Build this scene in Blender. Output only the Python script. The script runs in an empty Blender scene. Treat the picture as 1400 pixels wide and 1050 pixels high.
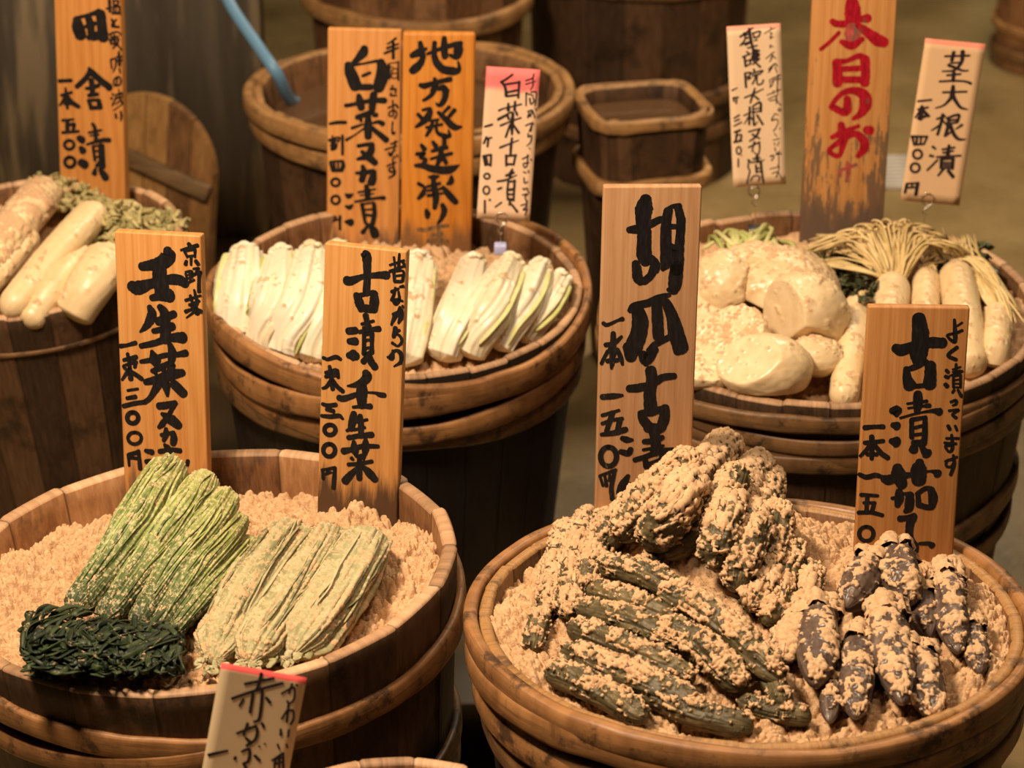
# Pickle stall: wooden tubs of rice-bran pickles with brushed price boards.
import bpy, math, random
import numpy as np
from mathutils import Matrix, Vector

S = bpy.context.scene
COL = S.collection
rng = np.random.default_rng(7)
random.seed(7)

# ------------------------------------------------------------------ camera
CZ, PITCH, FPX, RZ = 1.81, math.radians(25), 4000.0, 0.42
cam_d = bpy.data.cameras.new('camera')
cam = bpy.data.objects.new('camera', cam_d)
COL.objects.link(cam)
cam.location = (0, 0, CZ)
cam.rotation_euler = (math.radians(90) - PITCH, 0, 0)
cam_d.sensor_width = 36.0
cam_d.lens = FPX * 36.0 / 1400.0
cam_d.clip_end = 60
cam_d.dof.use_dof = True
cam_d.dof.focus_distance = 2.9
cam_d.dof.aperture_fstop = 7.0
S.camera = cam
# ------------------------------------------------------------------ world, lamp, added fills, exposure
W = bpy.data.worlds.new('market_air')
S.world = W
W.use_nodes = True
W.node_tree.nodes['Background'].inputs[0].default_value = (1.0, 0.80, 0.58, 1)
W.node_tree.nodes['Background'].inputs[1].default_value = 0.020


def area(name, loc, target, size, energy, color):
    l = bpy.data.lights.new(name, 'AREA')
    l.shape = 'RECTANGLE'
    l.size, l.size_y = size
    l.energy = energy
    l.color = color
    o = bpy.data.objects.new(name, l)
    COL.objects.link(o)
    o.location = loc
    d = Vector(target) - Vector(loc)
    o.rotation_euler = d.to_track_quat('-Z', 'Y').to_euler()
    return o


WARM = (1.0, 0.765, 0.54)
area('stall_lamp_and_fill', (-0.80, 2.05, 2.3), (0.05, 2.95, 0.42), (0.40, 0.30), 84, WARM)
area('stall_lamp_and_fill', (0.45, 2.2, 2.5), (0.2, 3.0, 0.42), (0.5, 0.3), 15, WARM)  # weak fill added from the right, not a lamp of the stall
area('aisle_fill', (0.9, 5.0, 2.6), (0.6, 5.0, 0.0), (0.8, 0.5), 50, (1.0, 0.80, 0.55))  # added light that brightens the floor at the back, no lamp known there
S.view_settings.view_transform = 'Standard'
S.view_settings.look = 'None'
S.view_settings.gamma = 1.0
S.view_settings.use_curve_mapping = False
S.view_settings.exposure = 0.0

# ------------------------------------------------------------------ picture to place
_f = np.array([0, math.cos(PITCH), -math.sin(PITCH)])
_u = np.array([0, math.sin(PITCH), math.cos(PITCH)])
_r = np.array([1.0, 0, 0])
EYE = np.array([0, 0, CZ])


def ray(x, y):
    d = _f * FPX + _r * (x - 700) - _u * (y - 525)
    return d / np.linalg.norm(d)


def at(x, y, z):
    """point at height z (above the rim level) seen at pixel x, y"""
    d = ray(x, y)
    return EYE + d * ((RZ + z - CZ) / d[2])


def at_y(x, y, Y):
    d = ray(x, y)
    return EYE + d * (Y / d[1])


def px2m(w, p):
    return w * float(np.linalg.norm(np.asarray(p) - EYE)) / FPX


# ------------------------------------------------------------------ noise
def _h(i, j, k, s):
    n = (i * 374761393 + j * 668265263 + k * 1440662683 + s * 974634777) & 0xFFFFFFFF
    n = ((n ^ (n >> 13)) * 1274126177) & 0xFFFFFFFF
    n = ((n ^ (n >> 16)) * 2246822519) & 0xFFFFFFFF
    n ^= n >> 15
    return (n & 0xFFFFFF) / float(0xFFFFFF)


def vnoise(P, s=0):
    P = np.asarray(P, float)
    I = np.floor(P).astype(np.int64)
    F = P - I
    F = F * F * (3 - 2 * F)
    out = 0
    for a in (0, 1):
        wa = F[:, 0] if a else 1 - F[:, 0]
        for b in (0, 1):
            wb = F[:, 1] if b else 1 - F[:, 1]
            for c in (0, 1):
                wc = F[:, 2] if c else 1 - F[:, 2]
                out = out + wa * wb * wc * _h(I[:, 0] + a, I[:, 1] + b, I[:, 2] + c, s)
    return out * 2 - 1


def fbm(P, o=4, s=0):
    P = np.asarray(P, float)
    r, a, t = 0, 1.0, 0
    for i in range(o):
        r = r + a * vnoise(P * 2.0 ** i + 13.7 * i, s + i)
        t += a
        a *= 0.5
    return r / t


def worley(P, s=0):
    P = np.asarray(P, float)
    I = np.floor(P).astype(np.int64)
    best = np.full(len(P), 9.0)
    for a in (-1, 0, 1):
        for b in (-1, 0, 1):
            for c in (-1, 0, 1):
                i, j, k = I[:, 0] + a, I[:, 1] + b, I[:, 2] + c
                dx = i + _h(i, j, k, s) - P[:, 0]
                dy = j + _h(i, j, k, s + 1) - P[:, 1]
                dz = k + _h(i, j, k, s + 2) - P[:, 2]
                best = np.minimum(best, dx * dx + dy * dy + dz * dz)
    return np.sqrt(best)


def blob(P, s=0, r=0.75):
    return np.sqrt(np.clip(1 - (worley(P, s) / r) ** 2, 0, 1))


def sstep(a, b, x):
    t = np.clip((x - a) / (b - a), 0, 1)
    return t * t * (3 - 2 * t)


# ------------------------------------------------------------------ objects
def note(o, label=None, cat=None, group=None, kind=None):
    for k, v in (('label', label), ('category', cat), ('group', group), ('kind', kind)):
        if v:
            o[k] = v
    return o


def empty(name, loc, rot=(0, 0, 0)):
    o = bpy.data.objects.new(name, None)
    o.empty_display_size = 0.05
    COL.objects.link(o)
    o.location = loc
    o.rotation_euler = rot
    return o


def mesh_obj(name, V, F, mat, parent=None, origin=None, attrs=None, uv=None, smooth=True):
    """F: an (n,4) array or a list of tuples"""
    V = np.asarray(V, float)
    if origin is not None:
        V = V - np.asarray(origin)
    me = bpy.data.meshes.new(name)
    if isinstance(F, np.ndarray):
        n = F.shape[1]
        me.vertices.add(len(V))
        me.vertices.foreach_set('co', V.astype(np.float32).ravel())
        me.loops.add(F.size)
        me.loops.foreach_set('vertex_index', F.astype(np.int32).ravel())
        me.polygons.add(len(F))
        me.polygons.foreach_set('loop_start', (np.arange(len(F)) * n).astype(np.int32))
        me.update(calc_edges=True)
    else:
        me.from_pydata([tuple(v) for v in V], [], [tuple(f) for f in F])
        me.update()
    me.validate()
    if smooth:
        me.polygons.foreach_set('use_smooth', [True] * len(me.polygons))
    for k, a in (attrs or {}).items():
        at_ = me.attributes.new(k, 'FLOAT', 'POINT')
        at_.data.foreach_set('value', np.asarray(a, np.float32))
    if uv is not None:
        ul = me.uv_layers.new(name='UVMap')
        li = np.empty(len(me.loops), np.int32)
        me.loops.foreach_get('vertex_index', li)
        ul.data.foreach_set('uv', np.asarray(uv, np.float32)[li].ravel())
    me.materials.append(mat)
    o = bpy.data.objects.new(name, me)
    COL.objects.link(o)
    if parent is not None:
        o.parent = parent
    elif origin is not None:
        o.location = origin
    return o


def gridF(nu, nv, wrap_v=True, wrap_u=False):
    i = np.arange(nu if wrap_u else nu - 1)
    j = np.arange(nv if wrap_v else nv - 1)
    I, J = np.meshgrid(i, j, indexing='ij')
    I2, J2 = (I + 1) % nu, (J + 1) % nv
    return np.stack([I * nv + J, I2 * nv + J, I2 * nv + J2, I * nv + J2], -1).reshape(-1, 4)


def join(parts):
    """[(V,F[,attr dict])] -> one V, F"""
    Vs, Fs, n = [], [], 0
    A = {}
    for p in parts:
        Vs.append(p[0])
        Fs.append(p[1] + n)
        n += len(p[0])
        if len(p) > 2:
            for k, v in p[2].items():
                A.setdefault(k, []).append(v)
    return np.concatenate(Vs), np.concatenate(Fs), {k: np.concatenate(v) for k, v in A.items()}


def catmull(P, n):
    P = np.asarray(P, float)
    if len(P) == 2:
        t = np.linspace(0, 1, n)[:, None]
        return P[0] * (1 - t) + P[1] * t
    Q = np.vstack([2 * P[0] - P[1], P, 2 * P[-1] - P[-2]])
    L = len(P) - 1
    u = np.linspace(0, L - 1e-9, n)
    k = np.floor(u).astype(int)
    t = (u - k)[:, None]
    a, b, c, d = Q[k], Q[k + 1], Q[k + 2], Q[k + 3]
    return 0.5 * (2 * b + (c - a) * t + (2 * a - 5 * b + 4 * c - d) * t ** 2 + (3 * b - a - 3 * c + d) * t ** 3)


def frames(P, ref=(0, 0, 1)):
    T = np.gradient(P, axis=0)
    T /= np.linalg.norm(T, axis=1)[:, None] + 1e-12
    Sd = np.cross(T, np.asarray(ref, float))
    n = np.linalg.norm(Sd, axis=1)[:, None]
    Sd = np.where(n < 1e-4, np.array([[1.0, 0, 0]]), Sd / (n + 1e-12))
    U = np.cross(Sd, T)
    return T, Sd, U


def tube(P, a, b=None, nv=6, twist=0.0, ref=(0, 0, 1), closed_ends=True):
    P = np.asarray(P, float)
    n = len(P)
    b = a if b is None else b
    a = np.broadcast_to(a, n).astype(float)
    b = np.broadcast_to(b, n).astype(float)
    T, Sd, U = frames(P, ref)
    th = np.arange(nv) * 2 * math.pi / nv
    tw = np.linspace(0, twist, n)
    s2 = Sd * np.cos(tw)[:, None] + U * np.sin(tw)[:, None]
    u2 = U * np.cos(tw)[:, None] - Sd * np.sin(tw)[:, None]
    if closed_ends:
        a = a.copy(); b = b.copy()
        a[0] *= .05; a[-1] *= .05; b[0] *= .05; b[-1] *= .05
    V = P[:, None] + (a[:, None] * np.cos(th))[..., None] * s2[:, None] + (b[:, None] * np.sin(th))[..., None] * u2[:, None]
    return V.reshape(-1, 3), gridF(n, nv)


def gnormals(V):
    """normals of a (nu,nv,3) grid that wraps in v"""
    du = np.gradient(V, axis=0)
    dv = np.roll(V, -1, 1) - np.roll(V, 1, 1)
    N = np.cross(du, dv)
    return N / (np.linalg.norm(N, axis=2)[..., None] + 1e-12)


def box(x0, x1, y0, y1, z0, z1):
    V = np.array([(x, y, z) for x in (x0, x1) for y in (y0, y1) for z in (z0, z1)], float)
    F = np.array([(0, 1, 3, 2), (4, 6, 7, 5), (0, 4, 5, 1), (2, 3, 7, 6), (0, 2, 6, 4), (1, 5, 7, 3)])
    return V, F


def bevel(o, w, seg=2):
    m = o.modifiers.new('bevel', 'BEVEL')
    m.width = w
    m.segments = seg
    m.limit_method = 'ANGLE'
    return o


# ------------------------------------------------------------------ materials
class M:
    def __init__(s, name, rough=0.6, spec=0.3):
        s.m = bpy.data.materials.new(name)
        s.m.use_nodes = True
        s.nt = s.m.node_tree
        s.b = s.nt.nodes['Principled BSDF']
        s.set('Roughness', rough)
        s.set('Specular IOR Level', spec)

    def set(s, k, v):
        if isinstance(v, bpy.types.NodeSocket):
            s.nt.links.new(v, s.b.inputs[k])
        else:
            s.b.inputs[k].default_value = v

    def node(s, t, **kw):
        n = s.nt.nodes.new(t)
        for k, v in kw.items():
            setattr(n, k, v)
        return n

    def put(s, n, k, v):
        if isinstance(v, bpy.types.NodeSocket):
            s.nt.links.new(v, n.inputs[k])
        else:
            n.inputs[k].default_value = v

    def coord(s, kind='Object'):
        return s.node('ShaderNodeTexCoord').outputs[kind]

    def scale(s, c, v):
        n = s.node('ShaderNodeVectorMath', operation='MULTIPLY')
        s.put(n, 0, c)
        n.inputs[1].default_value = v
        return n.outputs[0]

    def noise(s, c, sc=1.0, detail=4, rough=0.55, dist=0.0):
        n = s.node('ShaderNodeTexNoise')
        s.put(n, 'Vector', c)
        n.inputs['Scale'].default_value = sc
        n.inputs['Detail'].default_value = detail
        n.inputs['Roughness'].default_value = rough
        n.inputs['Distortion'].default_value = dist
        return n.outputs['Fac']

    def vor(s, c, sc=1.0, feature='F1'):
        n = s.node('ShaderNodeTexVoronoi', feature=feature)
        s.put(n, 'Vector', c)
        n.inputs['Scale'].default_value = sc
        return n.outputs['Distance']

    def white(s, v):
        n = s.node('ShaderNodeTexWhiteNoise', noise_dimensions='1D')
        s.put(n, 'W', v)
        return n.outputs['Value']

    def math(s, op, a, b=0.0, c=0.0, clamp=False):
        n = s.node('ShaderNodeMath', operation=op, use_clamp=clamp)
        s.put(n, 0, a)
        s.put(n, 1, b)
        if op in ('MULTIPLY_ADD',):
            s.put(n, 2, c)
        return n.outputs[0]

    def step(s, x, a, b):
        n = s.node('ShaderNodeMapRange', interpolation_type='SMOOTHSTEP')
        s.put(n, 'Value', x)
        s.put(n, 'From Min', a)
        s.put(n, 'From Max', b)
        return n.outputs[0]

    def ramp(s, f, stops):
        n = s.node('ShaderNodeValToRGB')
        s.put(n, 0, f)
        e = n.color_ramp.elements
        while len(e) < len(stops):
            e.new(0.5)
        for i, (p, c) in enumerate(stops):
            e[i].position = p
            e[i].color = (*c, 1)
        return n.outputs[0]

    def mix(s, f, a, b, blend='MIX'):
        n = s.node('ShaderNodeMix', data_type='RGBA', blend_type=blend)
        s.put(n, 0, f)
        for k, v in ((6, a), (7, b)):
            s.put(n, k, (*v, 1) if isinstance(v, tuple) and len(v) == 3 else v)
        return n.outputs[2]

    def attr(s, k):
        return s.node('ShaderNodeAttribute', attribute_name=k).outputs['Fac']

    def xyz(s, c):
        n = s.node('ShaderNodeSeparateXYZ')
        s.put(n, 0, c)
        return n.outputs

    def bump(s, h, strength=0.5, dist=0.002):
        n = s.node('ShaderNodeBump')
        s.put(n, 'Height', h)
        n.inputs['Strength'].default_value = strength
        n.inputs['Distance'].default_value = dist
        s.nt.links.new(n.outputs[0], s.b.inputs['Normal'])
        return n

    def done(s, col=None):
        if col is not None:
            s.set('Base Color', (*col, 1) if isinstance(col, tuple) and len(col) == 3 else col)
        return s.m


BRAN_STOPS = [(0.25, (0.38, 0.215, 0.100)), (0.5, (0.58, 0.365, 0.195)), (0.78, (0.74, 0.52, 0.32))]


def bran_color(g, c):
    f = g.noise(c, 420, 3, 0.7)
    f2 = g.noise(c, 45, 4)
    return g.ramp(g.math('MULTIPLY_ADD', f, 0.6, g.math('MULTIPLY', f2, 0.4)), BRAN_STOPS)


def mat_bran():
    g = M('rice_bran', 0.9, 0.12)
    c = g.coord()
    g.bump(g.math('ADD', g.noise(c, 500, 3, 0.7), g.math('MULTIPLY', g.noise(c, 160, 3), 1.2)), 0.7, 0.002)
    return g.done(bran_color(g, c))


def mat_stave(name, inner, dark, light, wet=0.55, rough=0.6):
    """UV: u counts staves, v is metres down from the rim"""
    g = M(name, rough, 0.35)
    uv = g.coord('UV')
    x = g.xyz(uv)
    sid = g.math('FLOOR', x[0])
    rnd = g.white(sid)
    cv = g.node('ShaderNodeCombineXYZ')
    g.put(cv, 0, g.math('MULTIPLY', x[0], 3.2))
    g.put(cv, 1, g.math('MULTIPLY', x[1], 9.0))
    g.put(cv, 2, g.math('MULTIPLY', rnd, 37.0))
    grain = g.noise(cv.outputs[0], 3.0, 6, 0.65, 0.3)
    blot = g.noise(g.coord(), 16, 5, 0.65)
    base = g.ramp(g.math('MULTIPLY_ADD', grain, 0.7, g.math('MULTIPLY', rnd, 0.35)), [(0.25, dark), (0.55, inner), (0.85, light)])
    base = g.mix(g.math('MULTIPLY', g.step(blot, 0.5, 0.68), wet), base, tuple(v * 0.28 for v in dark))
    # dark joints between the staves
    fr = g.math('FRACT', x[0])
    edge = g.math('MINIMUM', fr, g.math('SUBTRACT', 1.0, fr))
    base = g.mix(g.math('MULTIPLY_ADD', g.step(edge, 0.0, 0.022), 0.75, 0.25), tuple(v * 0.25 for v in dark), base)
    g.bump(g.math('ADD', grain, g.math('MULTIPLY', g.step(edge, 0, 0.05), 1.5)), 0.5, 0.0015)
    g.set('Roughness', g.math('MULTIPLY_ADD', blot, -0.35, rough + 0.15))
    return g.done(base)


def mat_bamboo(name, a, b, cdark, wear=0.55):
    g = M(name, 0.45, 0.4)
    uv = g.coord('UV')
    s1 = g.noise(g.scale(uv, (14, 3.0, 1)), 2.0, 5, 0.6, 0.4)
    s2 = g.noise(g.scale(uv, (30, 14, 1)), 1.6, 4, 0.6)
    col = g.ramp(s1, [(0.3, b), (0.62, a)])
    fib = g.noise(g.scale(uv, (7, 170, 1)), 1.0, 4, 0.65)
    col = g.mix(g.math('MULTIPLY', g.step(fib, 0.48, 0.72), 0.75), col, tuple(v * .6 for v in b))
    spot = g.noise(g.coord(), 24, 5, 0.7)
    col = g.mix(g.math('MULTIPLY', g.step(spot, 0.52, 0.66), wear), col, cdark)
    col = g.mix(g.math('MULTIPLY', g.step(s2, 0.55, 0.75), 0.5), col, cdark)
    g.bump(g.math('ADD', fib, s1), 0.35, 0.0015)
    g.set('Roughness', g.math('MULTIPLY_ADD', spot, 0.5, 0.22))
    return g.done(col)


def mat_board(name, a, b, c, stain_z, stain_col, knots=0.0, worn=0.0, H=0.35):
    """cedar board; object coords: z up the board"""
    a, b, c = (tuple(v * .86 for v in q) for q in (a, b, c))
    g = M(name, 0.5, 0.35)
    co = g.coord()
    x = g.xyz(co)
    wob = g.noise(g.scale(co, (16, 1, 3.2)), 1.0, 3)
    fx = g.math('MULTIPLY_ADD', wob, 4.5, g.math('MULTIPLY', x[0], 70.0))
    ring = g.math('FRACT', fx)
    ringc = g.math('ABSOLUTE', g.math('SUBTRACT', ring, 0.5))
    fine = g.noise(g.scale(co, (420, 60, 6)), 1.0, 4, 0.6)
    f = g.math('MULTIPLY_ADD', ringc, 0.45, g.math('MULTIPLY', fine, 0.75))
    col = g.ramp(f, [(0.22, b), (0.50, a), (0.85, c)])
    big = g.noise(g.scale(co, (16, 16, 5)), 1.0, 3)
    col = g.mix(g.math('MULTIPLY', g.step(big, 0.5, 0.75), 0.45), col, b)
    st = g.noise(g.scale(co, (75, 75, 9)), 1.0, 4, 0.65)
    zz = g.math('MULTIPLY_ADD', st, -0.12, g.math('ADD', x[2], 0.06))
    col = g.mix(g.step(zz, stain_z - 0.02, stain_z + 0.02), stain_col, col)
    if worn:
        w = g.noise(g.scale(co, (95, 95, 16)), 1.0, 5, 0.7)
        ze = g.math('MULTIPLY', x[2], 1.0 / H)
        ed = g.math('MULTIPLY', g.math('ABSOLUTE', x[0]), 2.4)
        th = g.math('ADD', g.math('MULTIPLY', ze, 0.50), 0.39)
        th = g.math('SUBTRACT', th, ed)
        m = g.step(g.math('SUBTRACT', w, th), 0.0, 0.05)
        col = g.mix(g.math('MULTIPLY', m, worn), col, (0.13, 0.085, 0.055))
    g.bump(f, 0.25, 0.0008)
    return g.done(col)


def mat_flat(name, col, rough=0.6, spec=0.3, metal=0.0):
    g = M(name, rough, spec)
    g.set('Metallic', metal)
    return g.done(col)


def mat_ink(name, col, rough=0.55, hole=None):
    g = M(name, rough, 0.25)
    c = g.coord()
    n = g.noise(g.scale(c, (260, 260, 60)), 1.0, 4, 0.7)
    k = g.mix(g.step(n, 0.42, 0.7), col, tuple(v * 1.8 + 0.004 for v in col))
    if hole:
        w = g.noise(g.scale(c, (110, 110, 40)), 1.0, 5, 0.7)
        k = g.mix(g.step(w, hole[0], hole[0] + 0.06), k, hole[1])
    return g.done(k)


def mat_paper(name, base, tip, H, band):
    g = M(name, 0.75, 0.15)
    c = g.coord()
    x = g.xyz(c)
    f = g.noise(c, 60, 4)
    col = g.mix(f, base, tuple(v * 0.92 for v in base))
    e = g.noise(g.scale(c, (45, 45, 45)), 1.0, 3)
    zz = g.math('MULTIPLY_ADD', e, -0.5 * band, g.math('SUBTRACT', x[2], H - band * 1.25))
    col = g.mix(g.step(zz, -band * 0.1, band * 0.25), col, tip)
    return g.done(col)


def mat_veg(name, skin_stops, fibre=0.0, rough=0.45, sheen=0.35, fleck=None, t_stops=None, bump=0.4, sss=0.0):
    """attributes: bran (coat 0..1), t (0..1 along), k (streak 0..1)"""
    g = M(name, rough, sheen)
    c = g.coord()
    k = g.attr('k')
    nz = g.noise(c, 90, 4, 0.6)
    f = g.math('MULTIPLY_ADD', nz, 0.5, g.math('MULTIPLY', k, 0.5))
    col = g.ramp(f, skin_stops)
    if t_stops:
        tc = g.ramp(g.math('MULTIPLY_ADD', nz, 0.24, g.math('SUBTRACT', g.attr('t'), 0.12)), t_stops)
        col = g.mix(1.0, col, tc, 'MULTIPLY')
    if fleck:
        col = g.mix(g.math('MULTIPLY', g.step(g.noise(c, fleck[1], 4, 0.7), fleck[2], fleck[2] + 0.1), fleck[3]), col, fleck[0])
    br = g.attr('bran')
    fine = g.noise(c, 330, 3, 0.7)
    m = g.step(g.math('ADD', br, g.math('MULTIPLY', g.math('SUBTRACT', fine, 0.5), 0.9)), 0.38, 0.62)
    col = g.mix(m, col, bran_color(g, c))
    g.set('Roughness', g.math('MULTIPLY_ADD', m, 0.9 - rough, rough))
    g.bump(g.math('ADD', g.math('MULTIPLY', fine, m), g.math('MULTIPLY', nz, 0.4)), bump, 0.002)
    if sss:
        g.set('Subsurface Weight', sss)
        g.set('Subsurface Radius', (0.012, 0.008, 0.004))
        g.set('Subsurface Scale', 0.6)
    return g.done(col)

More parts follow.
